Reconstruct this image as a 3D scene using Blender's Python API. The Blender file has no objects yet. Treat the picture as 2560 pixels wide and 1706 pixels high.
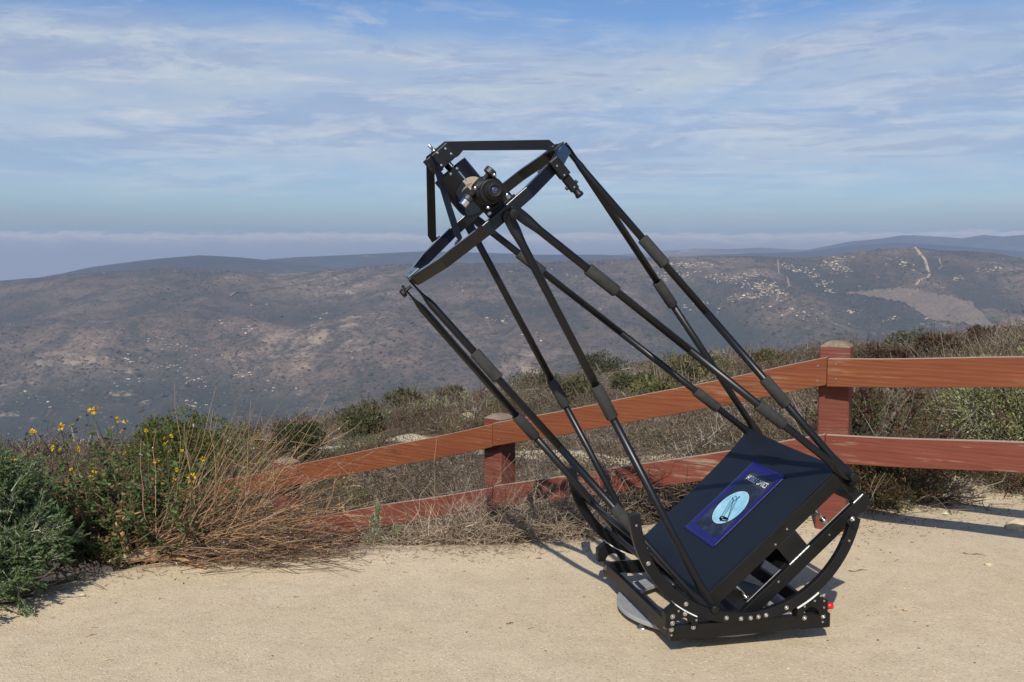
import bpy, bmesh, math, random
import numpy as np
from mathutils import Vector, Matrix
R = math.radians
random.seed(7)
rng = np.random.default_rng(7)
scene = bpy.context.scene
COL = scene.collection

# ------------------------------------------------------------------ camera
EYE = 1.45
F_PX, PITCH = 2553.0, R(5.15)
cam = bpy.data.cameras.new('camera')
cam.lens = 36.0 * F_PX / 2560.0
cam.sensor_width = 36.0
cam.clip_start, cam.clip_end = 0.05, 60000
cam_o = bpy.data.objects.new('camera', cam)
COL.objects.link(cam_o)
cam_o.location = (0, 0, EYE)
cam_o.rotation_euler = (R(90) - PITCH, 0, 0)
scene.camera = cam_o

# ------------------------------------------------------------------ light
SUN = Vector((-0.215, -1.17, 1.0)).normalized()
sun = bpy.data.lights.new('sun', 'SUN')
sun.energy = 4.6
sun.angle = R(0.53)
sun.color = (1.0, 0.95, 0.86)
sun_o = bpy.data.objects.new('sun', sun)
COL.objects.link(sun_o)
sun_o.rotation_euler = SUN.to_track_quat('Z', 'Y').to_euler()
scene.view_settings.view_transform = 'Standard'
scene.view_settings.look = 'None'
scene.view_settings.exposure = 0.0
scene.view_settings.gamma = 1.0
scene.cycles.volume_bounces = 0
scene.cycles.transparent_max_bounces = 12
scene.cycles.max_bounces = 6

world = bpy.data.worlds.new('World')
scene.world = world
world.use_nodes = True


class NT:
    """small node-tree helper"""
    def __init__(s, tree):
        s.t = tree
        s.n = tree.nodes
        s.n.clear()

    def add(s, typ, **kw):
        nd = s.n.new(typ)
        for k, v in kw.items():
            if k == 'inp':
                for kk, vv in v.items():
                    s.set(nd, kk, vv)
            else:
                setattr(nd, k, v)
        return nd

    def set(s, nd, key, v):
        sock = nd.inputs[key]
        if isinstance(v, bpy.types.NodeSocket):
            s.t.links.new(v, sock)
        elif isinstance(v, bpy.types.Node):
            s.t.links.new(v.outputs[0], sock)
        else:
            if isinstance(v, tuple) and len(v) == 3 and sock.type == 'RGBA':
                v = (*v, 1)
            sock.default_value = v

    def math(s, op, a, b=0.0, c=0.0, clamp=False):
        nd = s.add('ShaderNodeMath', operation=op, use_clamp=clamp)
        for i, v in enumerate((a, b, c)):
            s.set(nd, i, v)
        return nd.outputs[0]

    def noise(s, vec, scale, detail=4, rough=.55, dist=0.0, dim='3D'):
        nd = s.add('ShaderNodeTexNoise', noise_dimensions=dim)
        s.set(nd, 'Vector', vec)
        s.set(nd, 'Scale', scale); s.set(nd, 'Detail', detail)
        s.set(nd, 'Roughness', rough); s.set(nd, 'Distortion', dist)
        return nd.outputs[0]

    def ramp(s, fac, stops, interp='LINEAR'):
        nd = s.add('ShaderNodeValToRGB')
        cr = nd.color_ramp
        cr.interpolation = interp
        while len(cr.elements) < len(stops):
            cr.elements.new(0.5)
        for e, (p, c) in zip(cr.elements, stops):
            e.position = p
            e.color = (c, c, c, 1) if not isinstance(c, tuple) else (*c, 1)
        s.set(nd, 0, fac)
        return nd.outputs[0]

    def mix(s, fac, a, b, mode='MIX'):
        nd = s.add('ShaderNodeMix', data_type='RGBA', blend_type=mode)
        s.set(nd, 0, fac); s.set(nd, 6, a); s.set(nd, 7, b)
        return nd.outputs[2]

    def mapping(s, vec, scale=(1, 1, 1), loc=(0, 0, 0), rot=(0, 0, 0)):
        nd = s.add('ShaderNodeMapping')
        s.set(nd, 'Vector', vec); s.set(nd, 'Scale', scale)
        s.set(nd, 'Location', loc); s.set(nd, 'Rotation', rot)
        return nd.outputs[0]


def build_world():
    w = NT(world.node_tree)
    out = w.add('ShaderNodeOutputWorld')
    bg = w.add('ShaderNodeBackground')
    sky = w.add('ShaderNodeTexSky', sky_type='NISHITA')
    sky.sun_disc = False
    sky.sun_elevation = R(40)
    sky.sun_rotation = math.atan2(SUN.x, SUN.y)
    sky.altitude = 200
    sky.air_density = 1.0
    sky.dust_density = 1.2
    sky.ozone_density = 1.6
    tc = w.add('ShaderNodeTexCoord')
    sep = w.add('ShaderNodeSeparateXYZ', inp={0: tc.outputs['Generated']})
    x, y, z = sep.outputs
    az = w.math('ARCTAN2', x, y)                    # 0 = straight ahead, + to the right
    el = w.math('ARCSINE', z)
    # coordinates of a far, flat cloud deck: thin streaks near the horizon
    lift = w.math('ADD', el, 0.10)
    v = w.math('MULTIPLY', w.math('LOGARITHM', lift, math.e), 0.75)
    # gentle large-scale warping so the streaks bend and break
    wx = w.noise(w.add('ShaderNodeCombineXYZ', inp={0: w.math('MULTIPLY', az, 3.0), 1: w.math('MULTIPLY', v, 4.0), 2: 4.4}).outputs[0], 1.0, 3, .5)
    wy = w.noise(w.add('ShaderNodeCombineXYZ', inp={0: w.math('MULTIPLY', az, 3.0), 1: w.math('MULTIPLY', v, 4.0), 2: 9.7}).outputs[0], 1.0, 3, .5)
    a2 = w.math('ADD', az, w.math('MULTIPLY', w.math('SUBTRACT', wx, .5), .22))
    v2 = w.math('ADD', w.math('ADD', v, w.math('MULTIPLY', az, -.06)), w.math('MULTIPLY', w.math('SUBTRACT', wy, .5), .14))
    P = w.add('ShaderNodeCombineXYZ', inp={0: a2, 1: v2, 2: 0.0}).outputs[0]
    e01 = w.math('DIVIDE', el, R(15))
    big = w.noise(w.mapping(P, (2.0, 3.4, 1), (3.3, 1.75, 0.2)), 1.0, 3, .5, .2)
    mid = w.noise(w.mapping(P, (6.5, 9.5, 1), (0.7, 4.2, 1.2)), 1.0, 12, .64, .15)
    fine = w.noise(w.mapping(P, (24, 34, 1), (5.1, 2.2, 2.2), (0, 0, .15)), 1.0, 12, .70, .15)
    cover = w.ramp(e01, [(0.0, .12), (.14, .18), (.24, .34), (.36, .54), (.55, .66), (.68, .66), (.76, .52), (.83, .24), (.89, .06), (1.0, .0)])
    # the left keeps a clear blue gap low down, the right a pale veil
    cover = w.math('ADD', cover, w.math('MULTIPLY', w.ramp(w.math('ADD', az, .5), [(.1, 0.0), (.6, 1.0)]), w.ramp(e01, [(.10, .0), (.3, .22), (.5, 0.0)])))
    m = w.math('ADD', w.math('MULTIPLY', big, .70), w.math('MULTIPLY', mid, .50))
    m = w.math('ADD', m, w.math('MULTIPLY', w.math('SUBTRACT', fine, .5), .30))
    m = w.math('ADD', m, cover)
    mask = w.ramp(w.math('SUBTRACT', m, .66), [(0.10, 0.0), (0.30, .30), (0.50, .75), (.68, 1.0)])
    # thin even veil, grey-lilac patches of a lower deck with ragged upper edges, and bright tufts
    sh = w.noise(w.mapping(P, (3.4, 7.5, 1), (8.1, 0.35, 3.0)), 1.0, 12, .60, .2)
    deck = w.ramp(w.math('ADD', sh, w.math('MULTIPLY', w.math('SUBTRACT', fine, .5), .25)), [(.495, 0.0), (.525, .65), (.60, 1.0)])
    tuft = w.noise(w.mapping(P, (10, 20, 1), (2.1, 7.7, 6.0)), 1.0, 12, .66, .2)
    tuft = w.ramp(w.math('ADD', tuft, w.math('MULTIPLY', w.math('SUBTRACT', sh, .5), .35)), [(.50, 0.0), (.59, .55), (.68, 1.0)])
    veil = w.ramp(mid, [(.34, (4.0, 5.0, 6.5)), (.62, (5.3, 6.0, 6.8))])
    cc = w.mix(w.math('MULTIPLY', deck, .80), veil, (3.4, 4.2, 5.9))
    cc = w.mix(w.math('MULTIPLY', tuft, .75), cc, (7.0, 7.15, 7.4))
    skyc = w.mix(1.0, sky.outputs[0], (.68, .86, 1.13), 'MULTIPLY')
    mask = w.math('MAXIMUM', mask, w.math('MULTIPLY', tuft, w.ramp(e01, [(.18, 0.0), (.30, .65), (.80, .65), (.9, .2)])))
    col = w.mix(w.math('MULTIPLY', mask, .86), skyc, cc)
    # low marine fog bank far out on the horizon
    fn = w.noise(w.mapping(P, (11, 0, 1), (1.0, 0, 5.0)), 1.0, 6, .6, 0)
    fn2 = w.noise(w.mapping(P, (60, 40, 1), (1.0, 0, 7.0)), 1.0, 4, .6, 0)
    top = w.math('ADD', R(0.42), w.math('MULTIPLY', fn, R(.75)))
    top = w.math('ADD', top, w.math('MULTIPLY', w.math('SUBTRACT', fn2, .5), R(.75)))
    d = w.math('SUBTRACT', top, el)                   # >0 inside the bank
    fm = w.ramp(w.math('ADD', w.math('MULTIPLY', d, 130.0), .5), [(0.25, 0.0), (.70, 1.0)])
    fc = w.ramp(w.math('MULTIPLY', d, 60.0), [(0.0, (6.4, 6.2, 5.9)), (.18, (4.9, 4.8, 4.8)), (.50, (3.1, 3.25, 3.7)), (1.0, (2.4, 2.7, 3.3))])
    lowhaze = w.ramp(e01, [(.04, .50), (.09, .22), (.17, 0.0)])
    col = w.mix(lowhaze, col, (1.9, 2.45, 3.5))
    col = w.mix(w.math('MULTIPLY', fm, .9), col, fc)
    w.set(bg, 'Color', col)
    w.set(bg, 'Strength', 0.1)
    w.t.links.new(bg.outputs[0], out.inputs[0])


build_world()

# ------------------------------------------------------------------ helpers
def link(o, parent=None):
    COL.objects.link(o)
    if parent is not None:
        o.parent = parent
    return o


def tag(o, label=None, cat=None, group=None, kind=None):
    if label: o['label'] = label
    if cat: o['category'] = cat
    if group: o['group'] = group
    if kind: o['kind'] = kind
    return o


def empty(name, loc=(0, 0, 0), rz=0.0):
    o = bpy.data.objects.new(name, None)
    o.empty_display_size = .1
    o.location = loc
    o.rotation_euler = (0, 0, rz)
    return link(o)


class MB:
    """collects polygons of several pieces into ONE mesh"""
    def __init__(s):
        s.v, s.f, s.m, s.sm = [], [], [], []
        s.cur, s.smooth = 0, False
        s.M = None

    def _add(s, vs, fs):
        b = len(s.v)
        if s.M is not None:
            vs = [s.M @ Vector(p) for p in vs]
        s.v += [tuple(p) for p in vs]
        s.f += [tuple(i + b for i in q) for q in fs]
        s.m += [s.cur] * len(fs)
        s.sm += [s.smooth] * len(fs)

    def hexa(s, p):
        s._add(p, [(0, 3, 2, 1), (4, 5, 6, 7), (0, 1, 5, 4), (1, 2, 6, 5), (2, 3, 7, 6), (3, 0, 4, 7)])

    def obox(s, c, ax, ay, az):
        """box by centre and three half-axis vectors"""
        c, ax, ay, az = map(Vector, (c, ax, ay, az))
        p = [c + i * ax + j * ay + k * az for k in (-1, 1) for (i, j) in ((-1, -1), (1, -1), (1, 1), (-1, 1))]
        if ax.cross(ay).dot(az) < 0:
            p = p[4:] + p[:4]
        s.hexa(p)

    def box(s, lo, hi):
        c = [(a + b) / 2 for a, b in zip(lo, hi)]
        h = [(b - a) / 2 for a, b in zip(lo, hi)]
        s.obox(c, (h[0], 0, 0), (0, h[1], 0), (0, 0, h[2]))

    def prism(s, poly, off):
        """planar polygon (list of Vectors) extruded by off"""
        n = len(poly)
        off = Vector(off)
        top = [Vector(p) + off for p in poly]
        nrm = sum(((Vector(poly[i]) - Vector(poly[0])).cross(Vector(poly[(i + 1) % n]) - Vector(poly[0])) for i in range(1, n - 1)), Vector())
        lo, hi = list(range(n)), list(range(n, 2 * n))
        fs = []
        if nrm.dot(off) > 0:
            fs += [tuple(lo[::-1]), tuple(hi)] + [(i, (i + 1) % n, n + (i + 1) % n, n + i) for i in range(n)]
        else:
            fs += [tuple(lo), tuple(hi[::-1])] + [((i + 1) % n, i, n + i, n + (i + 1) % n) for i in range(n)]
        s._add([tuple(p) for p in poly] + [tuple(p) for p in top], fs)

    def tube(s, pts, rad, n=12, cap=True, side=None):
        """tube through pts; rad = number, list, or list of (rx, ry); side fixes the rx direction"""
        pts = [Vector(p) for p in pts]
        k = len(pts)
        if not isinstance(rad, (list, tuple)):
            rad = [rad] * k
        vs, fs = [], []
        ref = Vector(side) if side is not None else None
        for i, p in enumerate(pts):
            t = (pts[min(i + 1, k - 1)] - pts[max(i - 1, 0)]).normalized()
            if ref is None:
                ref = t.orthogonal()
            e1 = (ref - t * ref.dot(t)).normalized()
            ref = e1
            e2 = t.cross(e1)
            rx, ry = rad[i] if isinstance(rad[i], (tuple, list)) else (rad[i], rad[i])
            for j in range(n):
                a = 2 * math.pi * j / n
                vs.append(p + e1 * (rx * math.cos(a)) + e2 * (ry * math.sin(a)))
        for i in range(k - 1):
            for j in range(n):
                fs.append((i * n + j, i * n + (j + 1) % n, (i + 1) * n + (j + 1) % n, (i + 1) * n + j))
        if cap:
            fs += [tuple(range(n - 1, -1, -1)), tuple(range((k - 1) * n, k * n))]
        s._add(vs, fs)

    def lathe(s, base, axis, prof, n=24):
        """profile [(radius, height)] turned about axis through base"""
        base, axis = Vector(base), Vector(axis).normalized()
        s.tube_prof(base, axis, prof, n)

    def tube_prof(s, base, axis, prof, n):
        e1 = axis.orthogonal().normalized()
        e2 = axis.cross(e1)
        vs, fs = [], []
        for r, h in prof:
            for j in range(n):
                a = 2 * math.pi * j / n
                vs.append(base + axis * h + e1 * (r * math.cos(a)) + e2 * (r * math.sin(a)))
        k = len(prof)
        for i in range(k - 1):
            for j in range(n):
                fs.append((i * n + j, i * n + (j + 1) % n, (i + 1) * n + (j + 1) % n, (i + 1) * n + j))
        fs += [tuple(range(n - 1, -1, -1)), tuple(range((k - 1) * n, k * n))]
        s._add(vs, fs)

    def build(s, name, mats, parent=None, bevel=0.0, segs=2):
        me = bpy.data.meshes.new(name)
        me.from_pydata(s.v, [], s.f)
        mats = mats if isinstance(mats, (list, tuple)) else [mats]
        for m in mats:
            me.materials.append(m)
        me.polygons.foreach_set('material_index', s.m)
        me.polygons.foreach_set('use_smooth', s.sm)
        me.update()
        o = bpy.data.objects.new(name, me)
        if bevel:
            md = o.modifiers.new('bevel', 'BEVEL')
            md.width = bevel
            md.segments = segs
            md.limit_method = 'ANGLE'
            md.angle_limit = R(40)
        return link(o, parent)


def np_mesh(name, V, Fq, mats, tint=None, parent=None, smooth=False, midx=None):
    """mesh from numpy arrays; Fq (n,3) or (n,4); tint (nv,3) point colour"""
    me = bpy.data.meshes.new(name)
    V = np.asarray(V, dtype=np.float32)
    Fq = np.asarray(Fq, dtype=np.int32)
    n, k = Fq.shape
    me.vertices.add(len(V)); me.vertices.foreach_set('co', V.ravel())
    me.loops.add(n * k); me.loops.foreach_set('vertex_index', Fq.ravel())
    me.polygons.add(n)
    me.polygons.foreach_set('loop_start', np.arange(n, dtype=np.int32) * k)
    me.polygons.foreach_set('loop_total', np.full(n, k, dtype=np.int32))
    for m in (mats if isinstance(mats, (list, tuple)) else [mats]):
        me.materials.append(m)
    if midx is not None:
        me.polygons.foreach_set('material_index', np.asarray(midx, dtype=np.int32))
    me.polygons.foreach_set('use_smooth', np.full(n, smooth))
    if tint is not None:
        a = me.attributes.new('tint', 'FLOAT_COLOR', 'POINT')
        c = np.ones((len(V), 4), np.float32); c[:, :3] = tint
        a.data.foreach_set('color', c.ravel())
    me.update(calc_edges=True)
    me.validate()
    o = bpy.data.objects.new(name, me)
    return link(o, parent)


def norm(a):
    return a / np.maximum(np.linalg.norm(a, axis=-1, keepdims=True), 1e-9)


class Veg:
    """twigs (three-sided tapered rods) and leaves (folded blades) gathered in numpy arrays"""
    def __init__(s):
        s.V, s.F, s.C, s.n = [], [], [], 0

    def put(s, V, F, C):
        s.V.append(V.reshape(-1, 3)); s.F.append(F + s.n); s.C.append(C.reshape(-1, 3)); s.n += V.reshape(-1, 3).shape[0]

    def stems(s, P, D, L, r0, r1, col, seg=3, bend=None, wob=0.0):
        """rods from P along D (n,3), length L (n), bending by vector bend"""
        P, D = np.asarray(P, float), norm(np.asarray(D, float))
        n = len(P)
        L = np.broadcast_to(np.asarray(L, float), (n,))
        r0 = np.broadcast_to(np.asarray(r0, float), (n,)); r1 = np.broadcast_to(np.asarray(r1, float), (n,))
        bend = np.zeros((n, 3)) if bend is None else np.broadcast_to(np.asarray(bend, float), (n, 3))
        t = np.linspace(0, 1, seg + 1)
        ctr = P[:, None] + D[:, None] * (L[:, None, None] * t[None, :, None]) + bend[:, None] * (L[:, None, None] * (t ** 2)[None, :, None])
        if wob:
            w = rng.normal(0, wob, (n, seg + 1, 3)); w[:, 0] = 0
            ctr = ctr + w * L[:, None, None]
        ref = norm(np.cross(D, norm(rng.normal(size=(n, 3)))))
        e2 = np.cross(D, ref)
        rr = r0[:, None] * (1 - t) + r1[:, None] * t
        ring = []
        for k in range(3):
            a = 2 * math.pi * k / 3
            ring.append(ctr + (ref[:, None] * math.cos(a) + e2[:, None] * math.sin(a)) * rr[..., None])
        V = np.stack(ring, 2)                                  # n, seg+1, 3, 3
        idx = np.arange(n * (seg + 1) * 3).reshape(n, seg + 1, 3)
        F = np.stack([idx[:, :-1], np.roll(idx[:, :-1], -1, 2), np.roll(idx[:, 1:], -1, 2), idx[:, 1:]], -1).reshape(-1, 4)
        col = np.broadcast_to(np.asarray(col, float), (n, 3))
        s.put(V, F, np.repeat(col, (seg + 1) * 3, 0))
        return ctr

    def leaves(s, P, D, L, w, col, up=None, fold=.25):
        """kite-shaped leaves at P pointing along D"""
        P, D = np.asarray(P, float), norm(np.asarray(D, float))
        n = len(P)
        L = np.broadcast_to(np.asarray(L, float), (n,))[:, None]; w = np.broadcast_to(np.asarray(w, float), (n,))[:, None]
        side = norm(np.cross(D, norm(rng.normal(size=(n, 3)) + (0 if up is None else np.asarray(up)))))
        nn = np.cross(side, D)
        a = P; b = P + D * L * .5 + side * w * .5 + nn * w * fold; c = P + D * L; d = P + D * L * .5 - side * w * .5 + nn * w * fold
        V = np.stack([a, b, c, d], 1)
        F = np.arange(n * 4).reshape(n, 4)
        col = np.broadcast_to(np.asarray(col, float), (n, 3))
        s.put(V, F, np.repeat(col, 4, 0))

    def obj(s, name, mat, parent=None, origin=(0, 0, 0)):
        return np_mesh(name, np.concatenate(s.V) - np.asarray(origin), np.concatenate(s.F), mat, np.concatenate(s.C), parent)


def rdir(n, zlo=-1.0, zhi=1.0):
    z = rng.uniform(zlo, zhi, n); a = rng.uniform(0, 2 * math.pi, n); q = np.sqrt(1 - z * z)
    return np.stack([q * np.cos(a), q * np.sin(a), z], 1)


def jit(c, n, amt=.2, hue=.06):
    """n variations of colour c"""
    c = np.asarray(c, float)
    return np.clip(c * np.exp(rng.normal(0, amt, (n, 1))) * np.exp(rng.normal(0, hue, (n, 3))), 0, .9)


# lattice value noise for terrain shapes
_lat = rng.random((256, 256))
def vnoise(x, y):
    x, y = np.asarray(x, float), np.asarray(y, float)
    xi, yi = np.floor(x).astype(int), np.floor(y).astype(int)
    fx, fy = x - xi, y - yi
    fx, fy = fx * fx * (3 - 2 * fx), fy * fy * (3 - 2 * fy)
    g = lambda i, j: _lat[(xi + i) % 256, (yi + j) % 256]
    return (g(0, 0) * (1 - fx) + g(1, 0) * fx) * (1 - fy) + (g(0, 1) * (1 - fx) + g(1, 1) * fx) * fy - .5
def fbm(x, y, o=4, ridged=False):
    t, a, q = 0, 1, 0
    for i in range(o):
        n = vnoise(x * 2 ** i + 17.3 * i, y * 2 ** i + 9.1 * i)
        t = t + a * ((.25 - np.abs(n)) * 2 if ridged else n); q += a; a *= .5
    return t / q

# ------------------------------------------------------------------ materials
def new_mat(name):
    m = bpy.data.materials.new(name)
    m.use_nodes = True
    t = NT(m.node_tree)
    out = t.add('ShaderNodeOutputMaterial')
    b = t.add('ShaderNodeBsdfPrincipled')
    t.t.links.new(b.outputs[0], out.inputs[0])
    return m, t, b, out


def plain(name, col, rough=.5, metal=0.0, spec=.5, vary=.15, scale=30, bump=0.0, bscale=200, coat=0.0):
    m, t, b, out = new_mat(name)
    tc = t.add('ShaderNodeTexCoord')
    n = t.noise(tc.outputs['Object'], scale, 5, .6)
    c2 = t.mix(t.ramp(n, [(.3, 0.0), (.7, 1.0)]), tuple(c * (1 - vary) for c in col), tuple(min(1, c * (1 + vary)) for c in col))
    t.set(b, 'Base Color', c2)
    t.set(b, 'Roughness', t.math('ADD', t.math('MULTIPLY', n, .16), rough - .08))
    t.set(b, 'Metallic', metal)
    t.set(b, 'Specular IOR Level', spec)
    t.set(b, 'Coat Weight', coat)
    if bump:
        bn = t.add('ShaderNodeBump', inp={'Strength': bump, 'Distance': .001, 'Height': t.noise(tc.outputs['Object'], bscale, 3, .6)})
        t.set(b, 'Normal', bn)
    return m


M_BLACK = plain('black anodised metal', (.0070, .0066, .0064), .45, 0, .32, .25, 18, .12, 900)
M_SATIN = plain('satin black powder coat', (.0055, .0055, .0068), .40, 0, .36, .2, 10, .08, 700)
M_LID = plain('black sheet laminate', (.0072, .0095, .0150), .52, 0, .42, .12, 6, .05, 300)
M_POLE = plain('black coated pole', (.0062, .0064, .0074), .36, 0, .38, .1, 3)
M_RINGB = plain('black ring coat', (.0065, .0068, .0080), .20, 0, .45, .2, 10, .05, 700)
M_PLATE = plain('sky sheen plate', (.085, .095, .115), .28, .7, .5, .15, 30)  # lighter bluish base stands in for sky reflected off the left end plate
M_FOAM = plain('charcoal foam', (.038, .038, .036), .9, 0, .2, .2, 40, .5, 600)
M_STEEL = plain('stainless steel', (.60, .59, .57), .24, 1.0, .5, .08, 60)
M_CHROME = plain('bright machined end', (.72, .71, .69), .16, 1.0, .5, .05, 60)
M_KNURL = plain('dark knurled metal', (.06, .06, .06), .35, .6, .5, .3, 300, .6, 1200)
M_WHITE = plain('white glide strip', (.80, .80, .78), .4, 0, .5, .05, 80, .4, 300)
M_WELD_SUNEDGE = plain('bare weld and sunlit edge', (.75, .75, .74), .38, .6, .5, .2, 150, .8, 260)  # bare welds, and the strip painted as a sunlit rail edge
M_RED = plain('red plastic cap', (.55, .012, .010), .3, 0, .5, .05, 30)
M_RING = plain('grey acrylic ring', (.30, .30, .305), .35, 0, .5, .1, 12)
M_TAN = plain('tan cork pad', (.30, .22, .13), .8, 0, .2, .2, 90)
M_RUBBER = plain('black rubber', (.012, .012, .012), .6, 0, .3, .2, 60)
M_GLASSEDGE = plain('green mirror glass', (.05, .13, .10), .08, 0, .6, .2, 8)
M_MIRROR = plain('mirror coating', (.80, .82, .84), .03, 1.0, .5, .02, 5)
M_LENS = plain('dark coated lens', (.02, .02, .05), .05, 0, .9, .1, 5, coat=1.0)


def tint_mat(name, rough=.8, transl=.0, spec=.25, scale=60):
    m, t, b, out = new_mat(name)
    at = t.add('ShaderNodeAttribute', attribute_name='tint')
    tc = t.add('ShaderNodeTexCoord')
    n = t.noise(tc.outputs['Object'], scale, 3, .6)
    c = t.mix(1.0, at.outputs[0], t.ramp(n, [(.25, .72), (.75, 1.2)]), 'MULTIPLY')
    t.set(b, 'Base Color', c); t.set(b, 'Roughness', rough); t.set(b, 'Specular IOR Level', spec)
    if transl:
        tr = t.add('ShaderNodeBsdfTranslucent', inp={'Color': c})
        mx = t.add('ShaderNodeMixShader', inp={0: transl})
        t.t.links.new(b.outputs[0], mx.inputs[1]); t.t.links.new(tr.outputs[0], mx.inputs[2])
        t.t.links.new(mx.outputs[0], out.inputs[0])
    return m


M_TWIG = tint_mat('dry twig', .85, 0, .15)
M_LEAF = tint_mat('leaf', .6, .28, .3)
M_STONE = tint_mat('stone', .9, 0, .15, 14)


def wood_mat(name, top, low, grain, worn):
    """stained redwood: grain along object X, sun-bleached on its upper edge"""
    m, t, b, out = new_mat(name)
    tc = t.add('ShaderNodeTexCoord')
    oi = t.add('ShaderNodeObjectInfo')
    P = tc.outputs['Object']
    off = t.add('ShaderNodeVectorMath', operation='ADD')
    t.set(off, 0, P)
    cx = t.add('ShaderNodeCombineXYZ', inp={0: t.math('MULTIPLY', oi.outputs['Random'], 40.0), 1: oi.outputs['Random'], 2: t.math('MULTIPLY', oi.outputs['Random'], 7.0)})
    t.set(off, 1, cx)
    Q = off.outputs[0]
    warp = t.noise(t.mapping(Q, (1.3, 7, 7)), 1.0, 3, .5)
    # growth rings seen along the board
    sz = t.add('ShaderNodeSeparateXYZ', inp={0: Q})
    rings = t.math('SINE', t.math('ADD', t.math('MULTIPLY', t.math('ADD', sz.outputs[2], sz.outputs[1]), 300.0), t.math('ADD', t.math('MULTIPLY', warp, 13.0), t.math('MULTIPLY', t.noise(t.mapping(Q, (.7, 26, 26)), 1.0, 2, .5), 10.0))))
    rings = t.math('ADD', t.math('MULTIPLY', rings, .5), .5)
    fib = t.noise(t.mapping(Q, (5, 210, 210)), 1.0, 4, .65)
    big = t.noise(t.mapping(Q, (1.6, 6, 6), (3, 1, 2)), 1.0, 4, .6)
    c = t.mix(t.ramp(big, [(.35, 0.0), (.65, 1.0)]), low, top)
    c = t.mix(t.math('MULTIPLY', t.ramp(rings, [(.35, 0.0), (.95, 1.0)]), t.math('ADD', .12, t.math('MULTIPLY', t.ramp(big, [(.4, 0.0), (.6, 1.0)]), .35))), c, grain)
    c = t.mix(t.ramp(fib, [(.35, .45), (.6, 0.0)]), c, tuple(q * .45 for q in low))
    # knots
    vo = t.add('ShaderNodeTexVoronoi', feature='F1')
    t.set(vo, 'Vector', t.mapping(Q, (2.3, 7.5, 7.5), (0.3, .1, .2))); t.set(vo, 'Scale', 1.0)
    kn = t.ramp(vo.outputs['Distance'], [(.05, 1.0), (.10, .2), (.13, .7), (.17, 0.0)])
    c = t.mix(t.math('MULTIPLY', kn, .55), c, tuple(q * .42 for q in low))
    # bleached fibres on the upper edge
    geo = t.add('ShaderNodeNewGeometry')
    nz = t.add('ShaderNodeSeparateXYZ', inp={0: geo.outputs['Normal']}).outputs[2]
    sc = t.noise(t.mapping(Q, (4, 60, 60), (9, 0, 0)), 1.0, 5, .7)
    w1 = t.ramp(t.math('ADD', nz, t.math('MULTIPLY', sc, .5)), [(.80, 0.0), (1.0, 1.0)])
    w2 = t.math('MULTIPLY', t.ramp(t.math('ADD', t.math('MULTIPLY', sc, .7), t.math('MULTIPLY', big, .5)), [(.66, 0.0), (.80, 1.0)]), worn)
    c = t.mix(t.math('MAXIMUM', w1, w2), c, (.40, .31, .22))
    t.set(b, 'Base Color', c)
    t.set(b, 'Roughness', t.math('ADD', t.math('MULTIPLY', fib, .3), .5))
    t.set(b, 'Specular IOR Level', .3)
    h = t.math('ADD', t.math('MULTIPLY', fib, 1.0), t.math('MULTIPLY', rings, .4))
    t.set(b, 'Normal', t.add('ShaderNodeBump', inp={'Strength': .35, 'Distance': .003, 'Height': h}))
    return m


M_RAIL = wood_mat('stained rail wood', (.255, .080, .027), (.20, .055, .022), (.105, .028, .012), .35)
M_RAIL2 = wood_mat('faded rail wood', (.225, .064, .037), (.185, .048, .028), (.15, .040, .024), .8)
M_POST = wood_mat('stained post wood', (.205, .058, .036), (.165, .044, .028), (.125, .033, .021), .35)


def cap_mat():
    m, t, b, out = new_mat('weathered end grain')
    tc = t.add('ShaderNodeTexCoord')
    P = tc.outputs['Object']
    d = t.add('ShaderNodeVectorMath', operation='LENGTH', inp={0: t.mapping(P, (1, 1, .0), (.03, .02, 0))}).outputs['Value']
    r = t.math('SINE', t.math('ADD', t.math('MULTIPLY', d, 900.0), t.math('MULTIPLY', t.noise(P, 30, 4), 9.0)))
    n = t.noise(P, 45, 6, .7)
    c = t.mix(t.ramp(n, [(.35, 0.0), (.65, 1.0)]), (.15, .112, .076), (.26, .20, .142))
    c = t.mix(t.ramp(r, [(.2, .0), (1.0, .35)]), c, (.16, .10, .06))
    t.set(b, 'Base Color', c); t.set(b, 'Roughness', .9)
    t.set(b, 'Normal', t.add('ShaderNodeBump', inp={'Strength': .25, 'Distance': .0015, 'Height': n}))
    return m


M_CAP = cap_mat()


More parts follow.
